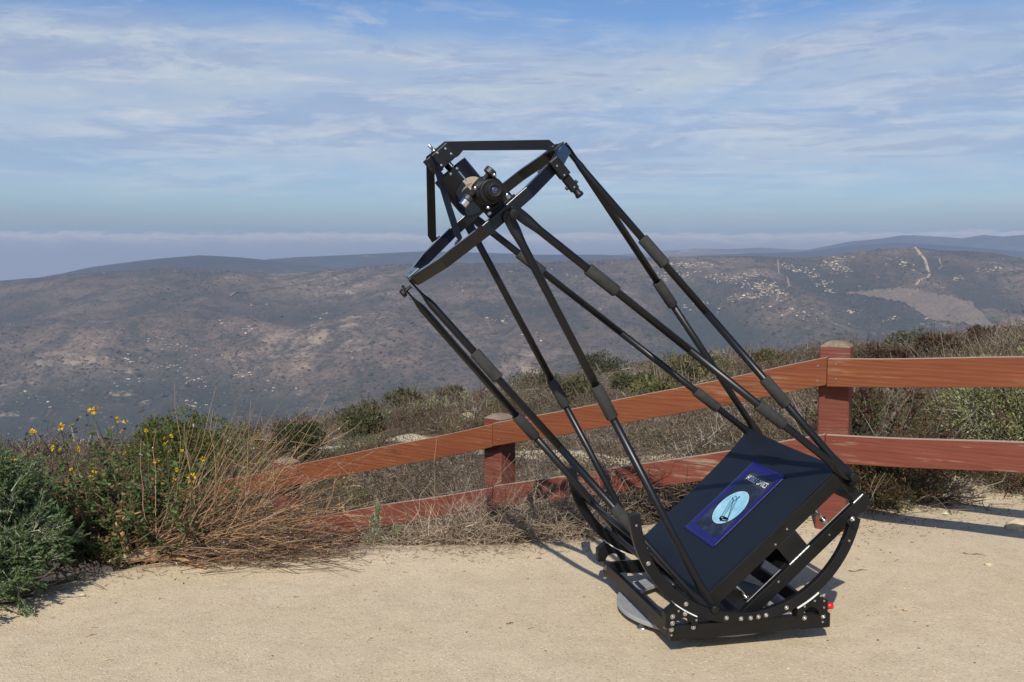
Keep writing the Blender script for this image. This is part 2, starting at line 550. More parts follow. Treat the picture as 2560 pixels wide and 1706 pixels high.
def sand_mat(name, wild):
    """packed decomposed-granite path; wild = brown leaf litter of the slope"""
    m, t, b, out = new_mat(name)
    tc = t.add('ShaderNodeTexCoord')
    P = tc.outputs['Object']
    n1 = t.noise(P, .9, 6, .6, .4)
    n2 = t.noise(P, 7, 6, .65, .2)
    n3 = t.noise(P, 90, 5, .75)
    c = t.mix(t.ramp(n1, [(.36, 0.0), (.64, 1.0)]), (.56, .448, .292), (.605, .492, .335))
    c = t.mix(t.ramp(n2, [(.38, .40), (.56, 0.0)]), c, (.47, .365, .24))
    c = t.mix(t.ramp(n3, [(.30, .45), (.42, 0.0), (.63, 0.0), (.74, .40)]), c, t.mix(t.ramp(n3, [(.45, 0.0), (.55, 1.0)]), (.24, .175, .11), (.74, .64, .48)))
    # grains and grit of a few millimetres
    vo = t.add('ShaderNodeTexVoronoi', feature='F1')
    t.set(vo, 'Vector', P); t.set(vo, 'Scale', 150.0)
    t.set(vo, 'Randomness', 1.0)
    g = t.add('ShaderNodeSeparateColor', inp={0: vo.outputs['Color']})
    c = t.mix(t.ramp(g.outputs[0], [(.80, 0.0), (.90, .38)], 'CONSTANT'), c, (.26, .20, .14))
    c = t.mix(t.ramp(g.outputs[1], [(.88, 0.0), (.93, .40)], 'CONSTANT'), c, (.78, .69, .54))
    if wild:
        at = t.add('ShaderNodeAttribute', attribute_name='tint')
        bare = t.add('ShaderNodeSeparateColor', inp={0: at.outputs[0]}).outputs[0]
        n4 = t.noise(P, 3.0, 7, .7, .5)
        lit = t.mix(t.ramp(n4, [(.35, 0.0), (.65, 1.0)]), (.070, .048, .034), (.155, .118, .085))
        lit = t.mix(t.ramp(n2, [(.50, 0.0), (.66, .6)]), lit, (.30, .235, .155))
        c = t.mix(t.ramp(t.math('ADD', bare, t.math('MULTIPLY', t.math('SUBTRACT', n2, .5), .9)), [(.42, 0.0), (.58, 1.0)]), lit, c)
    t.set(b, 'Base Color', c)
    t.set(b, 'Roughness', .95); t.set(b, 'Specular IOR Level', .12)
    h = t.math('ADD', t.math('MULTIPLY', n2, 2.2), t.math('ADD', n3, t.math('MULTIPLY', vo.outputs['Distance'], .7)))
    t.set(b, 'Normal', t.add('ShaderNodeBump', inp={'Strength': .5, 'Distance': .005, 'Height': h}))
    return m


M_SAND = sand_mat('packed sand path', False)
M_SLOPE = sand_mat('scrub slope soil', True)


def hill_mat(name, base, dark, pale, pale_amt):
    """chaparral slope seen from afar: soil, bush speckle, pale outcrops"""
    m, t, b, out = new_mat(name)
    tc = t.add('ShaderNodeTexCoord')
    P = tc.outputs['Object']
    n0 = t.noise(P, .0045, 5, .55, .3)
    n1 = t.noise(P, .03, 7, .65, .4)
    n2 = t.noise(P, .16, 5, .7)
    n3 = t.noise(P, .42, 3, .6)
    c = t.mix(t.ramp(n0, [(.40, 0.0), (.60, 1.0)]), tuple(q * .62 for q in base), tuple(q * 1.30 for q in base))
    c = t.mix(t.ramp(t.math('ADD', t.math('MULTIPLY', n1, .6), t.math('MULTIPLY', n2, .4)), [(.42, .85), (.56, 0.0)]), c, dark)
    c = t.mix(t.ramp(n3, [(.38, .65), (.5, 0.0)]), c, tuple(q * .55 for q in dark))
    gl = t.add('ShaderNodeSeparateColor', inp={0: t.add('ShaderNodeAttribute', attribute_name='tint').outputs[0]}).outputs[0]
    c = t.mix(t.ramp(t.math('ADD', gl, t.math('MULTIPLY', t.math('SUBTRACT', n1, .5), .8)), [(.40, 0.0), (.60, .95)]), c, tuple(q * 1.05 for q in dark))
    pm = t.math('ADD', t.math('MULTIPLY', n0, .55), t.math('ADD', t.math('MULTIPLY', n1, .45), t.math('MULTIPLY', n2, .35)))
    c = t.mix(t.ramp(pm, [(.76 - pale_amt, 0.0), (.81 - pale_amt, .85)]), c, pale)
    t.set(b, 'Base Color', c); t.set(b, 'Roughness', 1.0); t.set(b, 'Specular IOR Level', .05)
    t.set(b, 'Normal', t.add('ShaderNodeBump', inp={'Strength': .6, 'Distance': 1.6, 'Height': t.math('ADD', n2, t.math('MULTIPLY', n3, .7))}))
    return m


M_HILL = hill_mat('dry chaparral hillside', (.165, .116, .078), (.038, .042, .028), (.31, .24, .16), -.005)
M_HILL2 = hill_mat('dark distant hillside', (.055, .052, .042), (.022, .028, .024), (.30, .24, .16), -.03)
M_HILL3 = hill_mat('dark far ridge', (.030, .032, .028), (.014, .018, .016), (.10, .085, .06), -.05)
M_MEADOW = plain('dry grass meadow', (.180, .136, .094), 1.0, 0, .05, .35, .35)
M_TRAIL_DULL = plain('dull trail', (.26, .20, .135), 1.0, 0, .05, .25, .3)
M_TRAIL = plain('bare sandy trail', (.42, .32, .205), 1.0, 0, .05, .15, .3)

# ------------------------------------------------------------------ near ground
_ex = [-12, -6, -3, -2.05, -1.85, -1.46, -.6, .0, .45, 1.2, 2.1, 3.1, 5, 12]
_ey = [-1, 2.0, 3.3, 3.95, 4.35, 4.72, 4.78, 4.80, 4.97, 5.3, 5.72, 6.35, 7.4, 9.5]
S_ = np.array([-1.2, -.5, -.23, -.11, .01, .1, .2, .32, .4, .5, 1.2])
Y_ = np.array([5, 6, 8, 12, 20, 30, 45, 70, 130.])
Z_ = np.array([
    [-.2, -.2, -.2, -.2, -.15, -.10, 0, .02, .03, .05, .1],
    [-.5, -.5, -.5, -.5, -.38, -.28, -.12, .03, .06, .08, .1],
    [-1., -.9, -.9, -.9, -.80, -.65, -.45, -.20, -.05, .05, .1],
    [-2.2, -1.6, -1.55, -1.4, -1.3, -1.15, -.9, -.6, -.35, -.1, .05],
    [-5, -2.6, -2.7, -2.2, -2.0, -1.8, -1.5, -1.2, -.9, -.45, 0],
    [-9, -6, -3.8, -3.1, -2.7, -2.4, -2.2, -1.9, -1.55, -1.15, -.3],
    [-16, -15, -9, -7, -5, -3.9, -3.4, -3, -2.7, -2.2, -1.5],
    [-28, -27, -22, -20, -17, -15, -13, -12, -10, -9, -8],
    [-62, -62, -60, -60, -58, -58, -56, -56, -56, -55, -55]])


def bilin(s, y):
    s = np.clip(s, S_[0], S_[-1]); y = np.clip(y, Y_[0], Y_[-1])
    i = np.clip(np.searchsorted(S_, s) - 1, 0, len(S_) - 2); j = np.clip(np.searchsorted(Y_, y) - 1, 0, len(Y_) - 2)
    fs = (s - S_[i]) / (S_[i + 1] - S_[i]); fy = (y - Y_[j]) / (Y_[j + 1] - Y_[j])
    return (Z_[j, i] * (1 - fs) + Z_[j, i + 1] * fs) * (1 - fy) + (Z_[j + 1, i] * (1 - fs) + Z_[j + 1, i + 1] * fs) * fy


def edge_y(x):
    return np.interp(x, _ex, _ey) + .05 * vnoise(np.asarray(x) * 3.1 + 5, np.asarray(x) * 0 + 3.3)


def ground_z(x, y):
    x, y = np.asarray(x, float), np.asarray(y, float)
    d = y - edge_y(x)
    k = np.clip(d / .9, 0, 1); k = k * k * (3 - 2 * k)
    wild = bilin(x / np.maximum(y, 2.0), y) + .22 * fbm(x * .35, y * .35, 3) * np.clip(y / 14, .1, 2)
    flat = .020 * fbm(x * .8 + 3, y * .8, 3) + .010 * fbm(x * 4, y * 4, 2)
    # little kerb of swept sand along the path's edge
    flat = flat + .03 * np.exp(-((d + .05) / .16) ** 2)
    # keep it level under the telescope
    q = np.hypot(x - .76, y - 3.98)
    flat = flat * np.clip((q - .35) / .5, .1, 1)
    return flat * (1 - k) + wild * k


TRAIL = np.array([(-.20, 21), (-.11, 19.5), (-.075, 18.2), (-.03, 15.5), (.03, 14), (.11, 12.4), (.16, 12.0)])


def bareness(x, y):
    """1 on the side trail and bare patches, 0 in the scrub"""
    s = x / np.maximum(y, 2)
    best = np.full(np.shape(x), 9.0)
    for (s0, y0), (s1, y1) in zip(TRAIL[:-1], TRAIL[1:]):
        a = np.array([s0 * y0, y0]); b = np.array([s1 * y1, y1]); ab = b - a
        t = np.clip(((x - a[0]) * ab[0] + (y - a[1]) * ab[1]) / (ab @ ab), 0, 1)
        best = np.minimum(best, np.hypot(x - a[0] - t * ab[0], (y - a[1] - t * ab[1]) * .6))
    d = y - edge_y(x)
    return np.maximum(np.clip(1.25 - best / .36, 0, 1), np.clip(1.0 - d / .55, 0, 1))


def near_ground():
    nu, nv = 300, 300
    tt = np.linspace(-1, 1, nu); u = np.sign(tt) * np.abs(tt) ** 1.4 * 1.5
    vv = np.linspace(0, 1, nv)
    Y = -3 + 9 * vv + 124 * vv ** 4
    U, YY = np.meshgrid(u, Y)
    X = U * (YY + 5)
    Z = ground_z(X, YY)
    V = np.stack([X, YY, Z], -1).reshape(-1, 3)
    idx = np.arange(nu * nv).reshape(nv, nu)
    F = np.stack([idx[:-1, :-1], idx[:-1, 1:], idx[1:, 1:], idx[1:, :-1]], -1).reshape(-1, 4)
    cen = V[F].mean(1)
    on = cen[:, 1] - edge_y(cen[:, 0]) < .12
    bare = bareness(X, YY).reshape(-1, 1).repeat(3, 1)
    for nm, sel, mt in (('path', on, M_SAND), ('hillside', ~on, M_SLOPE)):
        f = F[sel]
        used, inv = np.unique(f, return_inverse=True)
        o = np_mesh(nm, V[used], inv.reshape(f.shape), mt, bare[used], smooth=True)
        tag(o, kind='structure')


near_ground()
# corner of the paved walk
b = MB(); b.box((-4.2, 2.2, -.2), (-1.38, 3.265, .012))
tag(b.build('pavement', plain('grey concrete', (.30, .30, .30), .9, 0, .2, .15, 40, .5, 200), bevel=.006), kind='structure')


# ------------------------------------------------------------------ far hills
def px(x):
    return (x - 1280.0) / F_PX


def far_hill(name, top, row_bot, y_bot, y_top, mat, amp, wave, seed, ns=260, nt=110, back=.25, s_rng=(-.75, .75), drop=260.0):
    """slope rising from (row_bot, y_bot) to a skyline given as (column, row) pairs of the view, with ridges and gullies"""
    tx = np.array([px(c) for c, r in top]); tr = np.array([r for c, r in top], float)
    s = np.linspace(*s_rng, ns)
    t = np.concatenate([np.linspace(0, 1, nt), 1 + back * np.linspace(.03, 1, 24) ** 1.3])
    Sg, T = np.meshgrid(s, t)
    skyline = np.interp(Sg, tx, tr)
    tc = np.clip(T, 0, 1)
    Y = y_bot + (y_top - y_bot) * T
    zt = EYE - (skyline - 627.0) / F_PX * y_top
    zb = EYE - (row_bot - 627.0) / F_PX * y_bot
    Z = zb + (zt - zb) * (tc ** .92)
    Z = Z - np.clip(T - 1, 0, None) * drop
    X = Sg * Y
    # spurs run down the slope
    g = fbm(X / wave + seed, Y / (wave * 1.9) + seed * .37, 5, True)
    env = np.sin(np.clip(tc, 0, 1) * math.pi) ** .6 * .85 + .10
    Z = Z + amp * g * env
    V = np.stack([X, Y, Z], -1).reshape(-1, 3)
    idx = np.arange(V.shape[0]).reshape(len(t), ns)
    F = np.stack([idx[:-1, :-1], idx[:-1, 1:], idx[1:, 1:], idx[1:, :-1]], -1).reshape(-1, 4)
    deep = np.clip(.5 - 1.1 * g, 0, 1).reshape(-1, 1).repeat(3, 1)          # darker gullies: thicker brush, and ravine shade put into the colour
    o = np_mesh(name, V, F, mat, deep, smooth=True)
    tag(o, kind='structure')

    def at(sv, tv):
        sv, tv = np.asarray(sv, float), np.asarray(tv, float)
        i = np.clip((sv - s[0]) / (s[1] - s[0]), 0, ns - 1.001); j = np.clip(tv * (nt - 1), 0, nt - 1.001)
        i0, j0 = i.astype(int), j.astype(int); fi, fj = i - i0, j - j0
        z = (Z[j0, i0] * (1 - fi) + Z[j0, i0 + 1] * fi) * (1 - fj) + (Z[j0 + 1, i0] * (1 - fi) + Z[j0 + 1, i0 + 1] * fi) * fj
        y = y_bot + (y_top - y_bot) * tv
        return np.stack([sv * y, y, z], -1)

    # table to find the place on the slope seen at a column and row of the view
    rows = 627.0 + (EYE - Z[:nt]) / Y[:nt] * F_PX
    def find(c, r):
        i = int(np.clip(round((px(c) - s[0]) / (s[1] - s[0])), 0, ns - 1))
        j = np.where(rows[:, i] <= r)[0]
        return px(c), (j[0] / (nt - 1) if len(j) else 1.0)
    return at, find


H1 = far_hill('hills', [(-700, 800), (-200, 730), (0, 706), (250, 684), (450, 673), (560, 682), (700, 690), (850, 682), (1000, 668), (1150, 664), (1300, 666), (1480, 662), (1640, 655), (1720, 651),
                        (1900, 646), (2000, 650), (2100, 646), (2200, 631), (2285, 622), (2340, 630), (2400, 630), (2480, 638), (2560, 655), (2800, 690), (3300, 760)],
              1230, 620, 1250, M_HILL, 58, 150, 3.7, 480, 170, s_rng=(-1.05, 1.05))
H1B = far_hill('hills', [(-1800, 960), (-900, 860), (-100, 745), (60, 704), (150, 690), (230, 672), (350, 657), (430, 649), (500, 643), (600, 648), (680, 656), (800, 672), (1000, 700), (1400, 760)],
               760, 1500, 1900, M_HILL2, 16, 150, 9.2, 200, 60, s_rng=(-1.05, .1))
H2 = far_hill('hills', [(300, 720), (560, 668), (680, 652), (800, 645), (1060, 633), (1200, 637), (1340, 641), (1500, 641), (1600, 646), (1700, 652), (1900, 668), (2200, 690)],
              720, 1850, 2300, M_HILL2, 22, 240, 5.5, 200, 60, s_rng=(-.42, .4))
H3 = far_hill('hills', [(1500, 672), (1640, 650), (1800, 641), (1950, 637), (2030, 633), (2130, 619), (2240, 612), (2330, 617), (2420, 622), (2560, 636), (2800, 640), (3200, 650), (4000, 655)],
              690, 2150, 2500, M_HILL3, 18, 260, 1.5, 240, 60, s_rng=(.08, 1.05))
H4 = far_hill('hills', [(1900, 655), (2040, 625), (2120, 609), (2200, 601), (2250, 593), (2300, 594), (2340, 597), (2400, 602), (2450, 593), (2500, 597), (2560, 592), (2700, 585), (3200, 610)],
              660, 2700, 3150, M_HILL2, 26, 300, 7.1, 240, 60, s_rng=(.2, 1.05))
H5 = far_hill('hills', [(1300, 660), (1560, 640), (1640, 634), (1740, 626), (1820, 628), (1900, 624), (1990, 629), (2060, 630), (2300, 640)],
              660, 2900, 3250, M_HILL, 10, 300, 2.2, 160, 50, s_rng=(0, .42))

# ------------------------------------------------------------------ fence
def build_fence():
    root = empty('wooden_fence', (1.60, 5.2, 0))
    tag(root, 'reddish stained wooden fence with two rails on stout posts along the path', 'fence')
    inv = Matrix.Translation(-root.location)
    steel = M_STEEL
    # posts: x, y of centre, ground, top, turn
    posts = [(1.665, 5.21, -.25, .955, -25, .151), (-.075, 6.22, -1.1, .415, -41, .14),
             (-1.625, 7.24, -1.5, -.075, -36, .14), (-3.25, 8.3, -2.0, -.60, -34, .14), (3.36, 4.13, -.25, 1.06, 30, .15)]
    screws = []
    for (x, y, z0, z1, rz, w) in posts:
        h = w / 2
        pb = MB()
        r = .006
        poly = []
        for sx, sy in ((1, 1), (-1, 1), (-1, -1), (1, -1)):
            q = [(sx * h, sy * (h - r)), (sx * (h - r), sy * h)]
            poly += q if sx * sy > 0 else q[::-1]
        pb.prism([Vector((p[0], p[1], 0)) for p in poly], (0, 0, z1 - z0))
        post = pb.build('post', M_POST, root)
        post.matrix_local = inv @ Matrix.Translation((x, y, z0)) @ Matrix.Rotation(R(rz), 4, 'Z') @ Matrix.Rotation(0, 4, 'X')
        # bevelled weathered top
        cb = MB()
        k = h - .034
        z = z1 - z0
        lo = [(h, h), (-h, h), (-h, -h), (h, -h)]
        vs = [(a * .999, c * .999, z) for a, c in lo] + [(a / h * k, c / h * k, z + .024) for a, c in lo] + [(a / h * k * .55, c / h * k * .55, z + .028) for a, c in lo]
        cb._add(vs, [(0, 1, 5, 4), (1, 2, 6, 5), (2, 3, 7, 6), (3, 0, 4, 7), (4, 5, 9, 8), (5, 6, 10, 9), (6, 7, 11, 10), (7, 4, 8, 11), (8, 9, 10, 11)])
        cb.build('post_top', M_CAP, post)
    # rails: front-face line points (x, y, z of upper edge) for the top rail; lower one .388 below
    p0, p1, p2, p3, p4 = (3.24, 3.98, 1.03), (1.575, 5.075, .906), (-.12, 6.075, .400), (-1.68, 7.10, -.105), (-3.3, 8.15, -.62)
    H, TH = .1397, .038
    runs = [(p0, p1), (p1, p2), (p2, p3), (p3, p4)]
    for k, dz in enumerate((0.0, -.388)):
        for i, (a, c) in enumerate(runs):
            A, B = Vector(a) + Vector((0, 0, dz)), Vector(c) + Vector((0, 0, dz))
            flat = Vector((B.x - A.x, B.y - A.y, 0))
            side = flat.normalized().cross(Vector((0, 0, 1)))     # to the back of the rail
            if side.y < 0: side = -side
            d = (B - A)
            L = flat.length
            # vertical ends (mitred at the posts), boards follow the slope
            M = Matrix(((flat.normalized().x, side.x, 0, A.x), (flat.normalized().y, side.y, 0, A.y), (0, 0, 1, A.z), (0, 0, 0, 1)))
            rb = MB()
            n = 16
            prof = []
            for j in range(n + 1):
                t = j / n
                wv = .0035 * math.sin(t * 5 + i * 2 + k) + .002 * math.sin(t * 13 + i)
                prof.append((t * L, (B.z - A.z) * t + wv))
            vs, fs = [], []
            g0 = .0012 if i else .0012
            for j, (xx, zz) in enumerate(prof):
                xx = min(max(xx, .0015), L - .0015)
                m0 = xx
                vs += [(m0, 0, zz), (m0, TH, zz + .001), (m0, TH, zz - H), (m0, 0, zz - H)]
            for j in range(n):
                for q in range(4):
                    fs.append((j * 4 + q, (j + 1) * 4 + q, (j + 1) * 4 + (q + 1) % 4, j * 4 + (q + 1) % 4))
            fs += [(3, 2, 1, 0), (n * 4, n * 4 + 1, n * 4 + 2, n * 4 + 3)]
            rb._add(vs, fs)
            me = rb.build('rail', M_RAIL if k == 0 else M_RAIL2, root, bevel=.003)
            bm = bmesh.new(); bm.from_mesh(me.data); bmesh.ops.recalc_face_normals(bm, faces=bm.faces); bm.to_mesh(me.data); bm.free()
            me.matrix_local = inv @ M
            for t in ((.045, ), (L - .045, )):
                for zz in (.030, .105):
                    xx = t[0]
                    sb = MB()
                    z = (B.z - A.z) * xx / L - zz
                    sb.lathe((xx, .0006, z), (0, -1, 0), [(.0055, 0), (.0055, .0012), (.003, .0018)], 10)
                    sb.build('screw', steel, me)


build_fence()


# ------------------------------------------------------------------ telescope
def build_telescope():
    AZ, ALT = R(12.69), R(49.4)
    OZ = .5548
    root = empty('telescope', (.7608, 3.9822, 0), AZ)
    tag(root, 'large black open truss telescope on a low rocker base, tilted up to the left', 'telescope')
    ca, sa = math.cos(ALT), math.sin(ALT)
    vA, vC, vB = Vector((-ca, 0, sa)), Vector((sa, 0, ca)), Vector((0, -1, 0))
    OO = Vector((0, 0, OZ))

    def T(c, b, a): return OO + vC * c + vB * b + vA * a          # tube frame -> root
    def U(u, b, z): return Vector((u, -b, z))                        # base frame -> root

    def cbox(mb, c0, c1, b0, b1, a0, a1):
        mb.obox(T((c0 + c1) / 2, (b0 + b1) / 2, (a0 + a1) / 2), vC * (c1 - c0) / 2, vB * (b1 - b0) / 2, vA * (a1 - a0) / 2)

    def ubox(mb, u0, u1, b0, b1, z0, z1):
        mb.obox(U((u0 + u1) / 2, (b0 + b1) / 2, (z0 + z1) / 2), Vector((u1 - u0, 0, 0)) / 2, Vector((0, b0 - b1, 0)) / 2, Vector((0, 0, z1 - z0)) / 2)

    # one socket-head bolt, its mesh shared by every copy
    hb = MB(); hb.smooth = False
    hb.lathe((0, 0, 0), (0, 0, 1), [(.0105, 0), (.0105, .0018), (.0075, .0022), (.0070, .0085), (.0058, .0095), (.0034, .0096), (.0032, .0060)], 14)
    b0 = hb.build('bolt', M_STEEL); bolt_mesh = b0.data
    bpy.data.objects.remove(b0)
    sb = MB(); sb.lathe((0, 0, 0), (0, 0, 1), [(.0042, 0), (.0042, .0020), (.0018, .0026)], 10)
    b1 = sb.build('screw', M_STEEL); screw_mesh = b1.data
    bpy.data.objects.remove(b1)

    def bolt(p, axis, parent, small=False, s=1.0):
        o = bpy.data.objects.new('screw' if small else 'bolt', screw_mesh if small else bolt_mesh)
        o.location = p
        o.rotation_euler = Vector(axis).to_track_quat('Z', 'Y').to_euler()
        o.scale = (s, s, s)
        return link(o, parent)

    # ---- rocker base -------------------------------------------------
    base = MB()
    BU, BV, Z0, Z1 = .3135, .3754, .0595, .112
    UC = .0196
    fb = MB()
    # front bar with relieved lower edge and slot
    def bar(mb, b_in, b_out):
        zz = [(-BU, Z0), (-.265, Z0), (-.260, Z0 + .005), (-.215, Z0 + .005), (-.210, Z0), (.13, Z0), (.135, Z0 + .004), (.19, Z0 + .004), (.195, Z0), (BU, Z0), (BU, Z1), (-BU, Z1)]
        mb.prism([U(UC + x, b_out, z) for x, z in zz], U(0, b_in, 0) - U(0, b_out, 0))
    mb = MB(); bar(mb, .378, .404)
    frame = mb.build('rocker_base', M_BLACK, root, bevel=.0015)
    mb = MB(); bar(mb, -BV + .022, -BV)
    mb.build('frame_bar', M_BLACK, frame, bevel=.0015)
    for sgn in (-1, 1):
        mb = MB()
        u0 = UC + sgn * (BU - .018)
        ubox(mb, min(u0, u0 + sgn * .018), max(u0, u0 + sgn * .018), -BV + .0225, .3775, Z0 + .002, Z1 + .004)
        mb.build('frame_bar', M_BLACK, frame, bevel=.0015)
    # blocks that carry the round bearings: concave top, round hole
    RO, RI = .4528, .4130
    for bs in (1, -1):
        for us in (-1, 1):
            mb = MB()
            bc0, bc1 = bs * .376, bs * .4135
            def arcpt(u):          # lower side of the bearing (a little gap for the strip)
                r = RO + .004
                return OZ - math.sqrt(max(r * r - u * u, 0))
            ub = [(.316, Z1 - .0), (.316, .165), (.279, arcpt(.279))]
            ub += [(u, arcpt(u)) for u in np.linspace(.265, .196, 6)]
            ub += [(.192, Z1)]
            # notch instead of a drilled hole: round arch cut from below
            cx, rr = .250, .033
            arch = [(cx - rr * math.cos(t), Z1 + rr * math.sin(t)) for t in np.linspace(0, math.pi, 11)]
            outline = ub + arch
            mb.prism([U(us * u, bc1, z) for u, z in outline], U(0, bc0, 0) - U(0, bc1, 0))
            mb.cur = 1
            # white glide strip laid on the curve
            pts = [(u, arcpt(u)) for u in np.linspace(.279, .196, 9)]
            poly = [U(us * u, bc1, z + .0006) for u, z in pts] + [U(us * u, bc1, z + .0046) for u, z in pts[::-1]]
            mb.prism(poly, U(0, bc0, 0) - U(0, bc1, 0))
            blk = mb.build('bearing_block', [M_BLACK, M_WHITE], frame)
            bm = bmesh.new(); bm.from_mesh(blk.data)
            bmesh.ops.triangulate(bm, faces=[f for f in bm.faces if len(f.verts) > 4])
            bmesh.ops.recalc_face_normals(bm, faces=bm.faces); bm.to_mesh(blk.data); bm.free()
    bf = .4137
    for (u, z) in ((-.290, .153), (-.290, .129), (-.243, .160), (-.207, .104), (-.290, .102), (.228, .103), (.303, .103)):
        bb = bf if z > .115 else .4042
        bolt(U(u, bb, z), (0, -1, 0), frame, s=.85)
    for (u, z) in ((-.268, .172), (-.200, .133), (.222, .150), (.262, .168), (.286, .185), (.300, .165), (.300, .140), (.302, .082), (-.290, .082)):
        bolt(U(u, bf if z > .115 else .4042, z), (0, -1, 0), frame, True)
    for b in (-BV + .04, .362):
        bolt(U(UC - BU - .0002, b, .098), (-1, 0, 0), frame, s=.9)
    mb = MB(); mb.smooth = True
    mb.lathe(U(.3165, .395, .137), (1, 0, 0), [(.010, 0), (.010, .008), (.0125, .009), (.0125, .026), (.010, .029), (.002, .0295)], 16)
    mb.build('red_cap', M_RED, frame)
    mb = MB()                                          # cross straps across the frame floor
    ubox(mb, -.03, .07, -BV + .03, BV - .03, .064, .070)
    mb.build('cross_strap', M_BLACK, frame)

    # ---- ground ring and feet ---------------------------------------
    mb = MB()
    n = 72
    prof = [(.337, .027), (.340, .030), (.340, .042), (.337, .045), (.322, .045), (.320, .0438), (.262, .0438), (.260, .042), (.260, .029), (.262, .027)]
    vs, fs = [], []
    for i in range(n):
        t = 2 * math.pi * i / n
        for r, z in prof:
            vs.append((r * math.cos(t), r * math.sin(t), z))
    k = len(prof)
    for i in range(n):
        for j in range(k):
            fs.append((i * k + j, ((i + 1) % n) * k + j, ((i + 1) % n) * k + (j + 1) % k, i * k + (j + 1) % k))
    mb.smooth = False
    mb._add(vs, fs)
    gr = mb.build('ground_ring', M_RING, root)
    for t in (math.radians(201), math.radians(321), math.radians(81)):
        fx, fy = .309 * math.cos(t), .309 * math.sin(t)
        mb = MB(); mb.smooth = True
        mb.lathe((fx, fy, .0), (0, 0, 1), [(.026, -.012), (.026, .004), (.022, .008), (.012, .010), (.012, .018), (.006, .019), (.006, .034)], 20)
        mb.build('levelling_foot', M_STEEL, gr)
    for t in range(0, 360, 40):
        bolt((.285 * math.cos(R(t + 12)), .285 * math.sin(R(t + 12)), .0438), (0, 0, 1), gr, True)

    # ---- round side bearings ----------------------------------------
    for bs in (1, -1):
        b0_, b1_ = (.385, .409) if bs > 0 else (-.409, -.385)
        ts = np.radians(np.linspace(143.0, 307.5, 64))
        mb = MB()
        vs, fs = [], []
        for t in ts:
            for r, bb in ((RI, b1_), (RO, b1_), (RO, b0_), (RI, b0_)):
                vs.append(T(r * math.cos(t), bb, r * math.sin(t)))
        for i in range(len(ts) - 1):
            for q in range(4):
                fs.append((i * 4 + q, i * 4 + (q + 1) % 4, (i + 1) * 4 + (q + 1) % 4, (i + 1) * 4 + q))
        fs += [(0, 3, 2, 1), tuple((len(ts) - 1) * 4 + q for q in range(4))]
        mb._add(vs, fs)
        arc = mb.build('side_bearing', M_SATIN, root, bevel=.002)
        bm = bmesh.new(); bm.from_mesh(arc.data); bmesh.ops.recalc_face_normals(bm, faces=bm.faces); bm.to_mesh(arc.data); bm.free()
        rm = (RO + RI) / 2
        for deg in (167.5, 196, 218.5, 226, 231, 235, 239, 250):
            t = R(deg)
            bolt(T(rm * math.cos(t), bs * .4092, rm * math.sin(t)), vB * bs, arc, s=.8)
        for deg in (148, 296):
            t = R(deg)
            bolt(T(rm * math.cos(t), bs * .4092, rm * math.sin(t)), vB * bs, arc, True)
        # hinged bracket at the upper end
        mb = MB()
        t = R(304.5)
        p = (rm * math.cos(t), rm * math.sin(t))
        mb.smooth = False
        cbox(mb, p[0] - .020, p[0] + .016, bs * .41 - .004, bs * .41 + .004, p[1] - .012, p[1] + .034)
        brk = mb.build('hinge_bracket', M_BLACK, arc, bevel=.003)
        bolt(T(p[0] + .004, bs * .4142, p[1] + .026), vB * bs, brk, s=.9)
        mb = MB(); mb.lathe(T(p[0] - .006, bs * .4142, p[1] + .0), vB * bs, [(.010, 0), (.010, .006), (.004, .007)], 12)
        mb.build('hinge_pin', M_BLACK, brk)
    # tubes tying the two bearings together
    for deg in (163, 187):
        t = R(deg); rm = RI - .006
        mb = MB(); mb.smooth = True
        mb.tube([T(rm * math.cos(t), x, rm * math.sin(t)) for x in (-.385, .385)], .011, 14)
        mb.build('spacer_tube', M_POLE, root)

    # ---- mirror box --------------------------------------------------
    W, B = .353, .350
    mb = MB()
    A_T, A_U, A_L0, A_L1 = -.186, -.243, -.329, -.378
    TH = .020
    for bs in (1, -1):
        b_in, b_out = sorted((bs * (B - TH), bs * B))
        cbox(mb, -W, W, b_in, b_out, A_U, A_T)                 # upper side plate
        cbox(mb, -W, W + .012, b_in - (0 if bs > 0 else .002), b_out + (.002 if bs > 0 else 0), A_L1, A_L0)   # lower rail
        for c0, c1 in ((W - .040, W - .001), (-W + .001, -W + .040), (-.024, .072)):
            cbox(mb, c0, c1, b_in + .001, b_out - .001, A_L0, A_U)
    for cs in (1, -1):
        c_in, c_out = sorted((cs * (W - TH), cs * W))
        cbox(mb, c_in + .0005, c_out - .0005, -B + TH, B - TH, A_U, A_T - .001)
        cbox(mb, c_in + .0005, c_out - .0005, -B + TH, B - TH, A_L1 + .001, A_L0 - .001)
    box = mb.build('mirror_box', M_BLACK, root, bevel=.0015)
    # bright ground welds where uprights meet the lower rails
    for c0, c1 in ((W - .046, W + .004), (-.028, .076), (-W - .002, -W + .044)):
        m = 26
        for bs in (1, -1):
            mb = MB(); mb.smooth = True
            pts = [T(c0 + (c1 - c0) * i / m, bs * (B + .0005), A_L0 + .0015) for i in range(m + 1)]
            mb.tube(pts, [.0030 + .0016 * math.sin(i * 2.3) * math.sin(i * .9) for i in range(m + 1)], 6)
            mb.build('weld_seam', M_WELD_SUNEDGE, box)
    for c0, c1 in ((.085, W - .052), (-.235, -.036)):  # added pale strips: sunlight on the lower rail's top put into colour
        mb = MB(); cbox(mb, c0, c1, B - .0235, B - .0215, A_L0 - .006, A_L0 + .0006)
        mb.build('sunlit_edge', M_WELD_SUNEDGE, box)
    for p in ((.05, -.215), (-.10, -.345), (.16, -.352), (-.02, -.228)):
        bolt(T(p[0], B + (.0021 if p[1] < -.3 else .0001), p[1]), vB, box, True)

